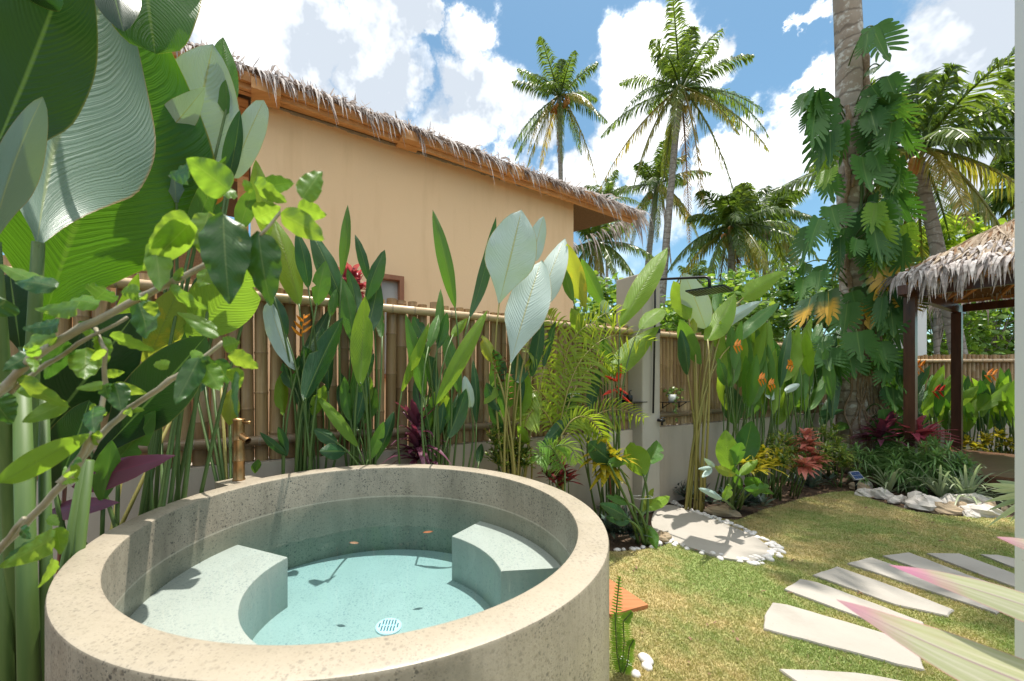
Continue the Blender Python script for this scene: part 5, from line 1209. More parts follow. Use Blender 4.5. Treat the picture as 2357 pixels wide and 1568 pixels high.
# ---- tall clump right of the pillar
paddle_plant('heliconia', 'tall banana-like heliconia right of the shower pillar, pale leaves lit from behind', 'plant', HEL, 1598, .30, [
 (372, 462, 640, 285, 120, 'leafl', 5, .05), (150, 725, 325, 425, 150, 'leafl', -12, .10), (235, 640, 492, 478, 100, 'waxy', 15, .02), (285, 770, 605, 488, 85, 'leaf', -25, .08), (145, 655, 5, 300, 160, 'waxy', 10, -.05), (118, 880, -20, 590, 105, 'leaf', 20, .02), (70, 690, 62, 585, 50, 'leafy', 20), (215, 560, 250, 340, 60, 'leaf', 25, -.02), (30, 950, -15, 650, 80, 'leafd', 30),
 (40, 600, -60, 350, 110, 'leafl', 10, -.08)], r6, K, seed=9, spread=.11, srad=.012, stem='stemy', jit=.05)
for k, (x, lab) in enumerate(((1700, 'dense heliconia clump with an orange flower, nearest the tall banana-like heliconia'), (1765, 'dense heliconia clump with a zigzag orange flower spray in front'), (1835, 'dense heliconia clump with a brown-edged leaf, left of the grey garden pillar'), (1890, 'dark heliconia clump directly in front of the grey garden pillar'))):
    rr = random.Random(200+k); L0 = [
      [(410, 935, 525, 612, 100, 'leafl'), (350, 1025, 400, 680, 110, 'leaf'), (310, 870, 300, 625, 65, 'leaf'), (265, 1010, 220, 835, 60, 'leafd'), (420, 1210, 470, 1050, 90, 'leaf'), (330, 1260, 290, 1000, 120, 'leafd')],
      [(595, 1005, 692, 665, 110, 'leafl'), (600, 950, 560, 715, 100, 'leafd'), (545, 1090, 638, 895, 95, 'waxy'), (590, 1260, 645, 1035, 105, 'leafl'), (480, 1000, 440, 650, 80, 'leaf')],
      [(655, 1010, 842, 715, 80, 'leafl'), (738, 1065, 792, 755, 90, 'leaf'), (790, 1140, 855, 795, 80, 'leaf'), (640, 1045, 732, 998, 50, 'waxy'), (720, 930, 735, 865, 70, 'leafy'), (740, 1180, 660, 1000, 80, 'leaf')],
      [(860, 865, 975, 622, 62, 'leafd'), (900, 1010, 920, 880, 60, 'leafl'), (860, 1270, 960, 1050, 70, 'leafd'), (940, 1290, 1080, 1235, 60, 'leaf'), (860, 1200, 1010, 1160, 60, 'leafd')]][k]
    cx = (x-1572.1)*K
    for j in range(15 if k < 3 else 9):
        bx = cx+rr.uniform(-85, 85); by = rr.uniform(880, 1230); hh = rr.uniform(260, 390); L0.append((bx, by, bx+rr.uniform(-60, 95), by-hh, rr.uniform(48, 74), rr.choice(('leaf', 'leaf', 'leafl', 'leafd', 'leafl')), rr.uniform(-40, 40), rr.uniform(-.22, .15)))
    o = paddle_plant('heliconia', lab, 'plant', HEL, x, .34, L0, r6, K, seed=210+k, spread=.22, srad=.008, jit=.16)
    for (fx, fy, dx) in ([(345, 740, 1)], [(500, 950, 1), (560, 985, 1)], [(665, 865, -1)], [])[k]:
        bract_flower(o, at_s(*r6(fx-30*dx, fy+20), .62), D*dx+UP*.1, UP, 5, .10)
# banana-like clump in front with drooping leaves
paddle_plant('banana_plant', 'small banana clump with drooping leaves behind the pebbles at the far end of the pad', 'plant', None, 1680, .82, [
 (1010, 180, 985, -160, 160, 'leafl', 5), (1100, 130, 1190, -230, 170, 'leafd', -10, -.1), (1080, 200, 900, 130, 70, 'leafy', 20, .06), (900, 135, 815, 65, 40, 'waxy', 0, .1, 0), (880, 140, 770, 150, 40, 'waxy', 0, .1, 0), (880, 145, 800, 215, 45, 'waxy', 0, .1, 0), (1090, 200, 1240, 80, 80, 'leafl', 20, .05), (1190, 210, 1215, 370, 125, 'leaf', 10, .08, 0),
 (960, 385, 770, 300, 60, 'waxy', 20, .12), (1130, 300, 1330, 290, 80, 'leaf', 30, .1), (1010, 260, 960, 400, 70, 'leafl', 30, .1), (1060, 130, 1110, -60, 110, 'leaf', 20, .05), (1180, 330, 1370, 350, 60, 'leaf', 40, .08), (1120, 320, 1050, 130, 60, 'leaf', 20)], q4, 3.406, seed=10, base=at_z(*q4(1030, 470)), spread=.06, srad=.012, jit=.05)
# ---- shrubs
def gz_(R, x, y): return at_z(*R(x, y))
bush('croton', 'twisted green and cream variegated croton just behind the far rim of the tub', 'plant', 'crotons in the beds', Vector((at_s(*r5(1060, 1500), .30).x, at_s(*r5(1060, 1500), .30).y, 0)), [at_s(*r5(x, y), .30) for x, y in ((960, 1330), (1010, 1400), (1060, 1420), (1110, 1400), (1150, 1460), (970, 1460), (1060, 1480))], 13, .13, .026, 'crotv', 301, e=(15, 85), kind='strap', droop=.15, whorls=2, gap=.06, ripple=.35)
bush('croton', 'bright yellow croton on a bare stem between the tub and the shower pillar', 'plant', 'crotons in the beds', at_z(*q4(75, 520)), [at_s(*q4(100, 60), .50), at_s(*q4(70, 110), .50), at_s(*r5(1620, 1420), .46)], 10, .21, .062, 'crot', 302, e=(-25, 80), kind='lance', droop=.3, whorls=2, gap=.09, ripple=.05, srad=.011, stem='stem', m=4)
bush('croton', 'dark red croton in the shade behind the tub rim', 'plant', 'crotons in the beds', at_z(1296, 1225), [at_s(*r5(x, y), .42) for x, y in ((1330, 1480), (1370, 1540), (1420, 1580), (1300, 1560))], 9, .13, .04, 'crotr', 303, e=(0, 75), kind='lance', droop=.3, m=4)
bush('croton', 'yellow broad-leaved croton left of the red one in the far bed', 'plant', 'crotons in the beds', at_z(*q4(1250, 420)), [at_s(*r6(x, y), s) for x, y, s in ((400, 1420, .7), (450, 1470, .75), (500, 1430, .7), (540, 1500, .8), (460, 1530, .85), (600, 1470, .7), (380, 1500, .8))], 10, .16, .045, 'crot', 304, e=(0, 80), droop=.25, m=4)
bush('croton', 'narrow-leaved green and yellow croton filling the middle of the far bed', 'plant', 'crotons in the beds', at_z(*q4(1400, 390)), [at_s(*r6(x, y), s) for x, y, s in ((620, 1330, .5), (660, 1360, .6), (590, 1400, .65), (690, 1430, .7), (640, 1480, .8), (720, 1490, .8), (560, 1370, .5), (680, 1380, .5))], 13, .15, .022, 'crotv', 305, e=(10, 85), kind='strap', droop=.25, ripple=.2)
bush('croton', 'pinkish red croton standing tallest in the far bed', 'plant', 'crotons in the beds', at_z(*q4(1500, 370)), [at_s(*r6(x, y), s) for x, y, s in ((770, 1320, .75), (790, 1370, .8), (800, 1430, .85), (760, 1500, .9), (830, 1480, .9))], 11, .17, .055, 'crotp', 306, e=(-10, 75), droop=.35, m=4)
bush('croton', 'dark narrow-leaved croton left of the big palm trunk', 'plant', 'crotons in the beds', at_z(*r6(930, 1530+60)), [at_s(*r6(x, y), s) for x, y, s in ((880, 1300, .5), (930, 1330, .6), (970, 1380, .7), (900, 1400, .8), (1000, 1430, .8), (950, 1290, .5), (870, 1450, .9))], 13, .16, .022, 'crotv', 307, e=(0, 80), kind='strap', droop=.3, ripple=.15)
bush('croton', 'low twisted yellow-edged croton at the lawn corner beside the solar light', 'plant', 'crotons in the beds', at_z(*q5(265, 255)), [at_z(*q5(265, 255))+Vector((dx, dy, z)) for dx, dy, z in ((-.25, 0, .30), (-.1, .05, .42), (.05, 0, .36), (.2, .1, .30), (-.35, .1, .38), (.1, .15, .5))], 12, .15, .03, 'crotv', 308, e=(0, 80), kind='strap', droop=.25, ripple=.35)
bush('croton', 'yellow-leaved shrub in the bed before the back fence', 'plant', 'crotons in the beds', Vector(((2300-U0)/F*6.6, 6.6, 0)), [at_y(x, y, 6.6) for x, y in ((2270, 1010), (2300, 1000), (2325, 1020), (2245, 1030), (2340, 1040), (2290, 1050))], 11, .18, .06, 'crot', 309, e=(0, 80), droop=.3, m=4)
bush('croton', 'small yellow croton seen low between the gazebo posts', 'plant', 'crotons in the beds', Vector(((2215-U0)/F*6.7, 6.7, 0)), [at_y(x, y, 6.7) for x, y in ((2200, 1030), (2225, 1015), (2240, 1040), (2180, 1040))], 10, .16, .055, 'crot', 310, e=(0, 80), droop=.3, m=4)
def cordy(label, R, tops, s, n, L, w_, mat, seed, e=(0, 75), droop=.45, base=None, dep=None):
    pts = [at_s(*R(x, y), s) if dep is None else at_y(*R(x, y), dep) for x, y in tops]; g = sum(pts, Vector())/len(pts); g.z = 0
    return bush('cordyline', label, 'plant', 'cordylines', g if base is None else base, pts, n, L, w_, M and mat, seed, 'stemr', e, 'strap', droop, 2, .05, .04, .35, .008, 4)
cordy('dark purple cordyline with arching leaves behind the far rim of the tub', r5, ((470, 1350), (470, 1430)), .16, 9, .26, .05, 'cord', 320, (5, 80), .55)
cordy('small cordyline with a dark upright leaf in front of the fence, behind the tub', r5, ((470, 1230),), .12, 6, .24, .055, 'cord', 321, (35, 85), .1)
cordy('purple cordyline at the foot of the big palm trunk', r6, ((1290, 1290), (1240, 1330)), 0, 13, .42, .085, 'cord', 322, (0, 85), .25, dep=5.3)
cordy('pink and purple cordyline left of the nearer gazebo post', r6, ((1440, 1300), (1500, 1320)), 0, 13, .40, .08, 'cordp', 323, (0, 80), .25, dep=5.1)
cordy('magenta cordyline peeping over the fence beside the window', r5, ((60, 330), (30, 380), (100, 390)), -.5, 12, .22, .045, 'cordp', 324, (0, 80), .4)
bush('cordyline', 'large dusky purple cordyline leaning over the left rim of the tub', 'plant', 'cordylines', at_y(130, 1560, 1.5)*1 - UP*at_y(130, 1560, 1.5).z, [at_y(150, 1110, 1.45)], 3, .2, .05, 'cord', 325, 'stemr', (20, 60), 'lance', .2, 1, .05, .03, .3, .01, 4)
o = bpy.data.objects['cordyline.005']; rr = random.Random(3)
for a, b, w_ in (((165, 1120), (405, 1048), 62), ((110, 1180), (276, 1157), 46), ((140, 1130), (90, 1050), 40)):
    pa, qa = at_y(*a, 1.42), at_y(*b, 1.38); leafy(o, pa, qa, w_, M['cord'], rr, 1.4/F, -20, .04, 'lance', .25)
# fine-leaved shrubs
for k, (x, y, dep, lab, n_) in enumerate(((1250, 1440, 4.95, 'light green fine-leaved shrub at the foot of the big palm trunk', 15), (1400, 1480, 4.80, 'light green fine-leaved shrub in the middle of the rock-edged bed', 15), (1620, 1460, 4.60, 'light green fine-leaved shrub against the gazebo deck', 15))):
    rr = random.Random(330+k); c = at_y(*r6(x, y), dep); tops = [c+Vector((rr.uniform(-.34, .34), rr.uniform(-.22, .25), rr.uniform(-.28, .14))) for _ in range(n_)]
    bush('fine_leaved_shrub', lab, 'plant', 'fine-leaved shrubs', Vector((c.x, c.y, 0)), tops, 22, .17, .014, 'fine', 335+k, 'stem', (-25, 80), 'strap', .35, 3, .06, 0, .1, .006)
# spider plants
for k, (x, y, lab, n_, L) in enumerate(((612, 300, 'leftmost of the white-edged spider plants behind the rocks', 26, .70), (950, 345, 'white-edged spider plant in the middle of the rock border', 30, .74), (1130, 365, 'widest white-edged spider plant, nearest the gazebo deck', 44, .78), (760, 300, 'small spider plant between two larger ones, half hidden under a shrub', 16, .42))):
    rr = random.Random(350+k); c = at_z(*q5(x, y)); c.y += .0; root = thing('spider_plant', c, lab, 'plant', 'spider plants behind the rocks')
    mb = MB(); rosette(mb, c+UP*.02, n_, L, .022, 25, 80, rr, 'strap', .55, .25, 8, 2); mb.build('foliage', M['spider'], root, True)
# rhoeo ground cover
for k, (R, x, y, lab) in enumerate(((q4, 650, 400, 'dark rosette plant at the wall corner of the shower pad'), (q4, 735, 440, 'dark rosette plant behind the pebbles, second from the wall'), (q4, 860, 480, 'silvery dark rosette plant left of the tan angular rock'), (q4, 1110, 480, 'silvery dark rosette plant right of the tan angular rock'), (q4, 1180, 500, 'purplish rosette plant at the lawn edge of the banana clump'), (q4, 130, 700, 'dark rosette plant close to the tub under the banana plant'), (q4, 220, 740, 'dark rosette plant behind the pebble edge left of the banana plant'), (q4, 130, 600, 'shaded rosette plant behind two others beside the tub'), (q4, 780, 400, 'shaded rosette plant beneath the tall heliconia stems'), (q5, 180, 270, 'dark rosette plant at the lawn corner beneath the red croton'), (q5, 30, 290, 'dark rosette plant under the yellow crotons'))):
    rr = random.Random(370+k); c = at_z(*R(x, y)); root = thing('rosette_plant', c, lab, 'plant', 'dark rosette plants as ground cover'); mb = MB()
    for j in range(4):
        cc = c+Vector((rr.uniform(-.10, .10), rr.uniform(-.08, .08), .05+.06*rr.random())); rosette(mb, cc, 13, .19, .036, 10, 80, rr, 'strap', .15, .35, 5, 2)
    mb.build('foliage', M['rhoeo'], root, True)
# plants before the back fence
for k, (x, dep, lab, sc_) in enumerate(((2270, 6.9, 'heliconia with tall bright leaves right of the inner gazebo post', 1.0), (2215, 6.9, 'heliconia directly right of the inner gazebo post', .9), (2320, 6.7, 'heliconia at the frame edge before the back fence', .9), (2150, 6.7, 'heliconia with a pink flower between the two gazebo posts', .95), (2060, 6.6, 'dark heliconia left of the nearer gazebo post', 1.05), (2105, 7.0, 'heliconia mostly behind the nearer gazebo post', 1.0))):
    rr = random.Random(400+k); base = Vector(((x-U0)/F*dep, dep, 0)); root = thing('heliconia', base, lab, 'plant', 'heliconias before the back fence')
    for j in range(17):
        g = base+Vector((rr.uniform(-.22, .22), rr.uniform(-.2, .2), 0)); p = g+Vector((rr.uniform(-.25, .25), rr.uniform(-.15, .15), rr.uniform(.45, 1.0)*sc_)); q = p+Vector((rr.uniform(-.35, .4), rr.uniform(-.2, .2), rr.uniform(.45, .75)*sc_))
        leafy(root, p, q, rr.uniform(.11, .17), M[rr.choice(('leaf', 'leafl', 'leafd', 'leafl') if k < 4 else ('leafd', 'leafd', 'leaf'))], rr, 1.0)
        mb = MB(); mb.tube(bez(g, p*1-UP*.2+(g-p)*.2, p, 5), [.009]*6, 6); mb.build('stalk', M['stem'], root, True)
    if k in (0, 3, 4): bract_flower(root, at_y(*r6(*((1880, 950), (1560, 1040), (1440, 880))[(0, 3, 4).index(k)] if False else ({0: (1890, 945), 3: (1560, 1045), 4: (1435, 890)}[k])), dep-.35), Vector((1, 0, .1)), UP, 4, .16, 'flred' if k == 3 else 'flower')
# fern beside the tub
fr = thing('fern', at_z(*r8(440, 1150)), 'upright sword fern growing between the concrete tub and the lawn', 'fern'); mb, rb = MB(), MB(); rk = random.Random(19); fb = at_z(*r8(440, 1150))
for pts, ll in (([(438, 1150), (425, 1000), (418, 850), (432, 690)], .035), ([(440, 1150), (455, 1000), (450, 900), (490, 855)], .04), ([(440, 1155), (420, 1050), (415, 950), (412, 860)], .03), ([(445, 1160), (470, 1100), (480, 1020), (500, 985)], .03)):
    d0 = fb.y; P = [at_y(*r8(q[0]+14, q[1]), d0-.02*i) for i, q in enumerate(pts)]; n = 34; m = 3
    cv = []
    for i in range(n+1):
        t = i/n*m; k = min(m-1, int(t)); cv.append(P[k].lerp(P[k+1], t-k))
    rb.tube(cv, [.003]*(n+1), 5, False)
    for i in range(2, n+1):
        t = i/n; T = (cv[i]-cv[i-1]).normalized(); S = T.cross((cv[i]-CAM).normalized()).normalized()
        for sg in (-1, 1): blade(mb, cv[i], cv[i]+(S*sg+T*.15).normalized()*ll*(1-.75*t**3)*rk.uniform(.85, 1.1), .0075, T, None, 'lance', .1, 4, 2, 0, rk)
mb.build('fronds', M['fern'], fr, True); rb.build('stems', M['stem'], fr, True)
# fan palm leaf at the white post
fpn = thing('fan_palm', Vector((3.5, 2.35, 0)), 'fan palm leaf fingers reaching out from behind the white post', 'palm'); mb, rb = MB(), MB(); rk = random.Random(21); hb = at_y(*q5(1620, 300), 2.35)
for (x, y) in ((1235, 205), (1245, 330), (1270, 395), (1330, 190), (1290, 255), (1380, 450), (1420, 480), (1265, 500), (1500, 150), (1480, 520)):
    q = at_y(*q5(x, y), 2.35+rk.uniform(-.1, .1)); blade(mb, hb, q, .05, (q-hb).cross(Vector((0, 1, .3))).normalized(), None, 'lance', .3, 10, 2, 0, rk, .2, .05)
rb.tube(bez(Vector((3.5, 2.35, 0)), Vector((3.5, 2.35, .4)), hb, 8), .008, 6)
mb.build('foliage', M['spider'], fpn, True); rb.build('stem', M['stem'], fpn, True)
# solar lights
def solar(px, foot, label, tilt=.5):
    f = at_z(*foot); root = thing('solar_light', f, label, 'garden light', 'solar garden lights'); mb = MB(); mb.tube([f, f+UP*.15], [.010, .012], 10); mb.tube([f+UP*.12, f+UP*.17], [.020, .026], 10); mb.build('spike', M['black'], root, True)
    R_ = Matrix.Rotation(-.5, 3, 'X') @ Matrix.Rotation(.15, 3, 'Y'); X_, Y_, Z_ = R_ @ Vector((1, 0, 0)), R_ @ Vector((0, 1, 0)), R_ @ Vector((0, 0, 1))
    R2 = Matrix.Rotation(.9, 3, 'X'); X_, Y_, Z_ = R2 @ Vector((1, .12, 0)).normalized(), R2 @ Vector((-.12, 1, 0)).normalized(), R2 @ UP
    c = f+UP*.205; mb = MB(); mb.box(c, X_*.062, Y_*.052, Z_*.012); h = mb.build('head', M['silver'], root)
    mb = MB()
    for i in (-1, 1):
        for j in (-1, 1): mb.box(c+X_*.028*i+Y_*.023*j+Z_*.0135, X_*.026, Y_*.021, Z_*.0012)
    mb.build('panel', M['solar'], h)
solar(None, q5(380, 288), 'black solar garden light with a tilted panel beside the rocks')
f = at_z(*q5(1348, 435)); root = thing('garden_spike_light', f, 'black garden spike light at the right end of the rock border', 'garden light'); mb = MB(); mb.tube([f, f+UP*.11], [.012, .014], 10); mb.tube([f+UP*.10, f+UP*.15, f+UP*.155], [.018, .026, .012], 12); mb.build('body', M['black'], root, True)

# ================================================================ big foreground plants on the left
def fg_plant(name, label, cat, group, base, leaves, R, kx, seed, stem='stem', srad=.012, spread=.05):
    rng = random.Random(seed); root = thing(name, base, label, cat, group)
    for e in leaves:
        x0, y0, x1, y1, w_, mt, dep = e[:7]; face = e[7] if len(e) > 7 else 0; kind = e[8] if len(e) > 8 else 'paddle'; st = e[9] if len(e) > 9 else 1; dq = e[10] if len(e) > 10 else .04
        p = at_y(*R(x0, y0), dep); q = at_y(*R(x1, y1), dep-dq)
        leafy(root, p, q, w_/kx, M[mt], rng, dep/F, face, .05, kind, .10 if w_ > 300 else None, 22, 10, .02)
        if st:
            g = Vector((base.x+rng.uniform(-spread, spread), base.y+rng.uniform(-spread, spread), 0)); mb = MB(); ax = (q-p).normalized()
            mid = Vector((g.x*.6+p.x*.4, g.y*.6+p.y*.4, p.z*.55)); mb.tube(bez(g, mid, p+ax*.02, 10), [srad*(1.4-.7*i/10) for i in range(11)], 9); mb.build('stalk', M[stem], root, True)
    return root
o = fg_plant('giant_calathea', 'towering calathea with enormous ribbed leaves filling the left edge', 'plant', None, Vector((-1.33, 1.12, 0)), [
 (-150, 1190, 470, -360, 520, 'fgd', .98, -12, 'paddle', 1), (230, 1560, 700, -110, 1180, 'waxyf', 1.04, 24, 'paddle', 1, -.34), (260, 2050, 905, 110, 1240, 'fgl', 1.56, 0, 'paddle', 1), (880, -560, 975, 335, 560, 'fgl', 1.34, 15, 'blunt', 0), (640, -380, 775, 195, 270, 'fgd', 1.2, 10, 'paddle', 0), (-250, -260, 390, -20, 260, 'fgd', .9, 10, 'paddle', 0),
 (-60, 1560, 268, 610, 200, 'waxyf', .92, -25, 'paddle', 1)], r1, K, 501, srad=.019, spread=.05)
mb = MB()
for x0, y0, x1, y1, rp, dep in ((68, 1568, 50, 900, 19, 1.0), (15, 1568, 12, 900, 13, 1.05), (110, 1568, 100, 900, 12, 1.12), (165, 1250, 200, 1060, 15, 1.2), (150, 1560, 205, 1060, 12, 1.2)):
    a = at_y(x0, y0, dep); b = at_y(x1, y1, dep); d = (a-b).normalized(); a = a+d*((a.z+.0)/max(.01, -d.z)); r_ = rp*dep/F
    mb.tube([a, a.lerp(b, .5), b], [r_*1.15, r_, r_*.8], 14)
mb.build('stems', M['stem'], o, True)
o = fg_plant('calathea', 'calathea with grey-green upright leaves between the giant one and the ochre wall', 'plant', None, Vector((-1.42, 1.75, 0)), [
 (1105, 1300, 1335, 275, 470, 'waxy', 1.75, -6), (1420, 720, 1398, 232, 190, 'leaf', 1.80, 15), (1150, 860, 985, 430, 230, 'waxy', 1.78, 25), (1005, 880, 1288, 545, 180, 'waxy', 1.66, 10, 'lance', 0), (1110, 1300, 1060, 810, 200, 'waxyf', 1.70, 5), (1445, 1120, 1655, 630, 170, 'waxy', 1.80, -10, 'blunt'), (1415, 1200, 1505, 690, 115, 'leafd', 1.75, 20),
 (1180, 1580, 1420, 980, 120, 'leaf', 1.70, 20), (1680, 1510, 1604, 1005, 130, 'leafl', 1.95, 5), (1500, 1450, 1590, 1180, 110, 'leaf', 1.9, 10), (1320, 1420, 1330, 1000, 160, 'leafd', 1.9, 15)], r1, K, 502, spread=.12, srad=.008)
bract_flower(o, at_y(*r1(1330, 1330), 1.8), Vector((-.5, 0, 1)), D, 5, .13)
fg_plant('calathea', 'calathea with broad dark and sunlit leaves in front of the thick canes', 'plant', None, Vector((-1.36, 1.55, 0)), [
 (910, 890, 1130, 380, 230, 'leafy', 1.7, 0), (1175, 715, 1640, 250, 350, 'leafl', 1.74, 5), (560, 1500, 1292, 695, 350, 'fgd', 1.45, -10), (150, 1460, 850, 550, 430, 'fgd', 1.5, 5), (640, 1580, 975, 1165, 150, 'leaf', 1.5, -20), (760, 900, 870, 300, 110, 'leafl', 1.75, 30), (1150, 900, 1240, 320, 130, 'leafd', 1.95, 25), (330, 1700, 560, 1100, 260, 'fgd', 1.3, 15),
 (500, 1250, 420, 700, 260, 'leafd', 1.65, 10), (640, 1750, 700, 1350, 150, 'leaf', 1.4, 10), (130, 800, 60, 300, 240, 'fgd', 1.4, 0)], r4, K, 503, spread=.14, srad=.008)
# bare stems of the strip left of the tap
o = thing('heliconia', at_s(470, V0, .25)*1-UP*HC, 'heliconia reduced to bare yellow-green stems just left of the bamboo tap', 'plant', HEL); rr = random.Random(61)
for x0, y0, x1, y1, mt in ((1340, 1568, 1230, 1060, 'stem'), (1370, 1568, 1270, 940, 'stem'), (1390, 1568, 1330, 960, 'stem'), (1410, 1568, 1385, 980, 'stemy'), (950, 1500, 1060, 1080, 'stemy'), (900, 1568, 1150, 1060, 'stemy'), (1010, 1560, 1010, 1240, 'stem'), (1440, 1500, 1440, 1150, 'stem'), (770, 1500, 830, 1200, 'stemy')):
    a = at_s(*r4(x0, y0), .20); b = at_s(*r4(x1, y1), .16); d = a-b; a = b+d*(b.z/max(.05, -d.z)); mb = MB(); mb.tube([a, a.lerp(b, .5)+D*.01, b], [.0115, .0095, .007], 8); mb.build('stalk', M[mt], o, True)
for x0, y0, x1, y1, w_, mt in ((1450, 1030, 1440, 1260, 120, 'leafy'), (1230, 900, 1215, 1080, 90, 'leafd'), (1600, 1560, 1620, 1470, 60, 'leaf'), (1800, 1450, 1745, 1265, 60, 'leafd'), (1800, 1450, 1630, 1300, 50, 'leafd')):
    p = at_s(*r4(x0, y0), .18); q = at_s(*r4(x1, y1), .2); leafy(o, p, q, w_/K, M[mt], rr, p.y/F, None)
# ---- hibiscus-like branch close to the viewer
hb_ = thing('hibiscus', Vector((-.78, .45, 0)), 'leafy hibiscus branches crossing in front at the left', 'shrub'); rk = random.Random(88)
BR = [([(-140, 1130), (60, 1000), (200, 830), (520, 640), (900, 450), (1100, 350), (1320, 235)], .016, .58), ([(380, 1620), (470, 1500), (570, 1330), (625, 1200), (660, 1000), (655, 780), (600, 650)], .011, .60), ([(-120, 2150), (130, 1900), (430, 1590), (600, 1350), (800, 1160), (1070, 975), (1260, 850), (1400, 735)], .014, .62), ([(60, 1050), (300, 870), (500, 740), (800, 580)], .009, .60), ([(1320, 235), (1500, 130), (1640, 60), (1760, -80)], .008, .58), ([(-150, 2300), (-20, 2050), (150, 1840)], .012, .60)]
mb = MB()
for pts, r_, dep in BR:
    P = [at_y(*r4(*q), dep+.015*math.sin(i*2.1)) for i, q in enumerate(pts)]; P2 = []
    for i in range(len(P)-1):
        for j in range(4): P2.append(P[i].lerp(P[i+1], j/4)+Vector((rk.uniform(-1, 1), rk.uniform(-1, 1), rk.uniform(-1, 1)))*.0012)
    P2.append(P[-1]); mb.tube(P2, [r_*.38*(1.15-.55*i/len(P2))*(1+(.18 if i % 4 == 0 else 0)) for i in range(len(P2))], 8)
g = Vector((-.78, .45, 0)); mb.tube(bez(g, Vector((-.80, .5, .5)), at_y(*r4(-150, 2300), .6), 8), .012, 8); mb.tube(bez(g, Vector((-.80, .5, .7)), at_y(*r4(-140, 1130), .58), 8), .013, 8)
mb.build('branch', M['twig'], hb_, True)
HL = []
def hl(R, lst):
    for e in lst: HL.append((R(e[0], e[1]), R(e[2], e[3]), e[4]/K, e[5] if len(e) > 5 else 'hib', e[6] if len(e) > 6 else None))
hl(r1, [(1440, 1195, 1170, 985, 235, 'hib', 0), (1895, 1245, 2015, 1065, 155, 'hib', 5), (1590, 1150, 1800, 1255, 120, 'hib', 30), (1660, 1180, 1840, 1140, 110, 'hibd', 20), (1870, 1300, 2045, 1345, 130, 'hib', 20), (1760, 1340, 2035, 1490, 170, 'hib', 10), (1600, 1370, 1760, 1290, 150, 'hib', 20), (1190, 1370, 930, 1545, 190, 'hib', 5), (1180, 1060, 1060, 1090, 120, 'hibd', 40), (1480, 1200, 1340, 1185, 60, 'hib', 50), (1590, 1180, 1520, 1150, 70, 'hib', 20)])
hl(r4, [(1400, -70, 1440, 475, 310, 'hibd', 10), (1620, 40, 1700, 490, 230, 'hibd', 20), (1310, -80, 1260, 170, 200, 'hib', 20), (1330, 240, 1250, 380, 120, 'hib', 30), (1180, 0, 900, 270, 190, 'hib', 5), (960, 100, 1000, 400, 150, 'hib', 20), (860, 470, 920, 700, 160, 'hibd', 30), (240, 350, -10, 230, 110, 'hib', 20), (350, 390, 100, 350, 120, 'hibd', 30), (600, 470, 680, 400, 170, 'hibd', 10), (480, 520, 220, 510, 120, 'hib', 20), (620, 500, 430, 470, 110, 'hib', 30), (870, 420, 760, 420, 110, 'hib', 10), (930, 480, 970, 570, 80, 'hib', 10), (1060, 400, 1300, 510, 90, 'hib', 40),
 (690, 690, 970, 780, 80, 'hib', 40), (540, 770, 530, 960, 170, 'hib', 0), (640, 700, 660, 880, 90, 'hib', 30), (370, 620, 140, 640, 100, 'hibd', 30), (350, 700, 150, 760, 110, 'hib', 30), (230, 800, 20, 910, 100, 'hibd', 20), (420, 720, 290, 950, 140, 'hibd', 20), (100, 960, 440, 1130, 100, 'hib', 40), (420, 1110, 140, 1230, 110, 'hib', 10), (690, 1010, 920, 1050, 80, 'hib', 20), (720, 990, 760, 1160, 130, 'hibd', 10), (660, 940, 780, 920, 60, 'hib', 20), (640, 1000, 480, 1020, 60, 'hib', 20), (590, 1140, 590, 1290, 110, 'hibd', 30),
 (1250, 830, 1100, 1110, 140, 'hibd', 10), (1280, 870, 1380, 1030, 150, 'hib', 0), (1370, 840, 1430, 990, 100, 'hibd', 10), (1400, 760, 1500, 730, 110, 'hib', 10), (1430, 820, 1620, 890, 110, 'hib', 30), (1460, 900, 1500, 1020, 100, 'hib', 10), (1360, 660, 1110, 540, 70, 'hib', 30), (1370, 700, 1160, 580, 60, 'hib', 30), (1480, 920, 1490, 1200, 40, 'hibd', 45), (1060, 880, 960, 870, 70, 'hib', 10), (0, 1620, 560, 1290, 165, 'leafl', 0), (-60, 1060, 75, 1240, 170, 'hibd', 20), (240, 1060, 60, 990, 70, 'hib', 20), (40, 470, -60, 560, 190, 'hibd', 0),
 (330, 1960, -10, 2130, 160, 'hib', 20), (340, 1990, 30, 2080, 130, 'hibd', 20), (350, 1900, 380, 2060, 90, 'hib', 20), (300, 1830, 370, 1880, 60, 'hib', 20), (340, 2100, 240, 2260, 60, 'hib', 30)])
for i in range(34):
    pts, r_, dep = BR[rk.choice((0, 0, 1, 2, 2, 3))]; k = rk.randrange(1, len(pts)-1); a = pts[k]; HL.append((r4(*a), r4(a[0]+rk.uniform(-90, 110), a[1]+rk.uniform(-90, 90)), rk.uniform(14, 26), rk.choice(('hib', 'hib', 'hibd')), rk.uniform(-50, 50)))
for i, (a, b, w_, mt, fc) in enumerate(HL):
    dep = .58+rk.uniform(-.05, .05); p = at_y(*a, dep); q = at_y(*b, dep+rk.uniform(-.04, .04)); leafy(hb_, p, q, w_, M[mt], rk, dep/F, fc, .06, 'toothed', .3, 20, 6, .06, droop=.04)
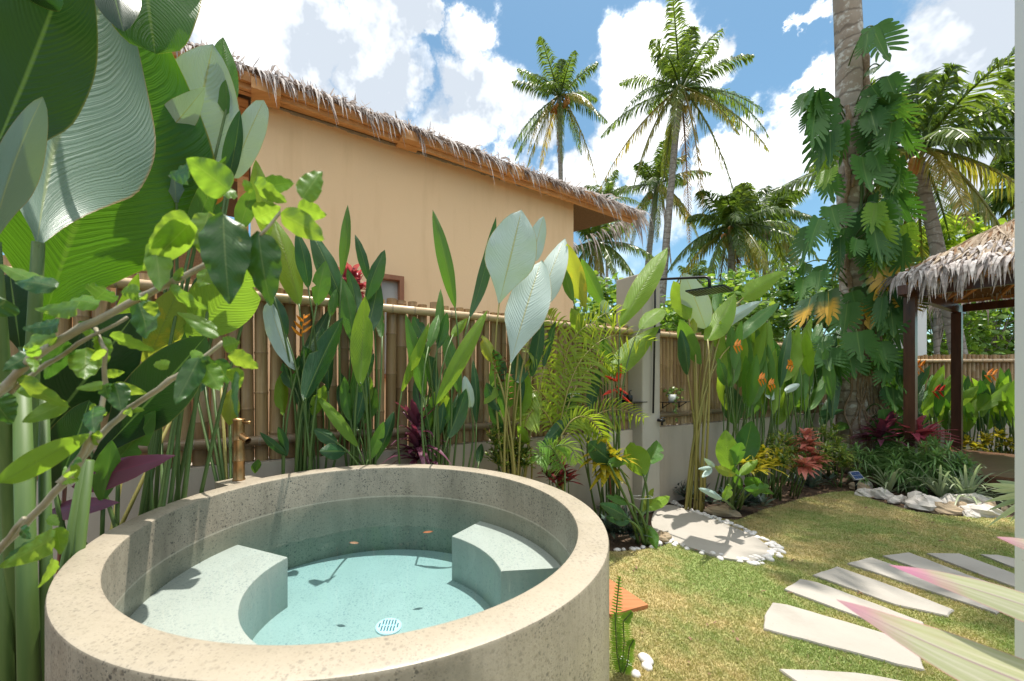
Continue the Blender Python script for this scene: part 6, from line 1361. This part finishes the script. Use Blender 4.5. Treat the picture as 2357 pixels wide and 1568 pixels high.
# ---- cordyline leaves at the lower right, very near
cn = thing('cordyline', Vector((1.25, .50, 0)), 'pale pink-tipped cordyline leaves reaching in at the lower right corner', 'plant', 'cordylines')
rk = random.Random(91)
for (a, b, w_, dep) in (((3050, 1090), (1720, 632), 150, .62), ((3250, 1500), (1470, 795), 270, .55), ((2950, 740), (2228, 500), 110, .70)):
    p = at_y(*r8(*a), dep); q = at_y(*r8(*b), dep+.03); leafy(cn, p, q, w_/2.0524, M['cordf'], rk, dep/F, 48, .03, 'lance', .22, 18, 6, .006)
mb = MB(); mb.tube(bez(Vector((1.25, .5, 0)), Vector((1.25, .5, .5)), Vector((1.15, .55, 1.05)), 8), .014, 8); mb.build('stem', M['stemr'], cn, True)

# ================================================================ grass
def hidden_ground(x, y):
    if (x-TC.x)**2+(y-TC.y)**2 < (RO+.01)**2: return True
    if inside(pad2, x, y): return True
    for sp in stone_polys:
        if inside(sp, x, y): return True
    return False
rk = random.Random(99); lx = [p[0] for p in lawn_poly]; VB = []; FB = []; VV = []; cnt = 0
tries = 0
while cnt < 150000 and tries < 900000:
    tries += 1
    Y = .95*(5.6/.95)**rk.random(); u = rk.uniform(1390, 2357); x = (u-U0)/F*Y
    if (HC/Y)*F+V0 > 1640 or not inside(lawn_poly, x, Y) or hidden_ground(x, Y): continue
    h = rk.uniform(.008, .022)*(1.25 if rk.random() < .1 else 1); a = rk.uniform(0, 6.283); ln = rk.uniform(.1, 1.1)*h; ws = rk.uniform(.0011, .0022)*(1+.25*Y)
    ca, sa = math.cos(a), math.sin(a); b = rk.uniform(0, 6.283); dx, dy = math.cos(b)*ln, math.sin(b)*ln; o = len(VB)
    VB += [(x-ca*ws, Y-sa*ws, .004), (x+ca*ws, Y+sa*ws, .004), (x+dx*.4+ca*ws*.7, Y+dy*.4+sa*ws*.7, h*.6), (x+dx*.4-ca*ws*.7, Y+dy*.4-sa*ws*.7, h*.6), (x+dx, Y+dy, h)]
    FB += [(o, o+1, o+2, o+3), (o+3, o+2, o+4)]; v = rk.random(); VV += [v]*5; cnt += 1
gm = MB(); gm.v = VB; gm.f = FB; gm.uv = [(.5, .5)]*len(VB); gm.var = VV; gm.m = [0]*len(FB)
tag(gm.build('grass', M['grass']), kind='stuff')
# fallen leaves and litter on the beds
mb = MB(); rk = random.Random(17)
for k in range(900):
    a = rk.uniform(1.0, 5.5); s = rk.uniform(.05, 1.3); p = fp(a, s, .004)
    if inside(lawn_poly, p.x, p.y) or hidden_ground(p.x, p.y): continue
    leaf_card(mb, p+UP*rk.uniform(.0, .02), Vector((rk.gauss(0, .3), rk.gauss(0, .3), 1)), rk.uniform(.03, .10), rk.uniform(.012, .03), rk, rk.random())
for k in range(90):
    Y = rk.uniform(1.3, 4.6); x = (rk.uniform(1440, 2330)-U0)/F*Y
    if inside(lawn_poly, x, Y) and not hidden_ground(x, Y): leaf_card(mb, Vector((x, Y, .024)), Vector((rk.gauss(0, .35), rk.gauss(0, .35), 1)), rk.uniform(.015, .05), rk.uniform(.008, .018), rk, rk.random())
tag(mb.build('leaf_litter', M['dead']), kind='stuff')
print('objects', len(bpy.data.objects))
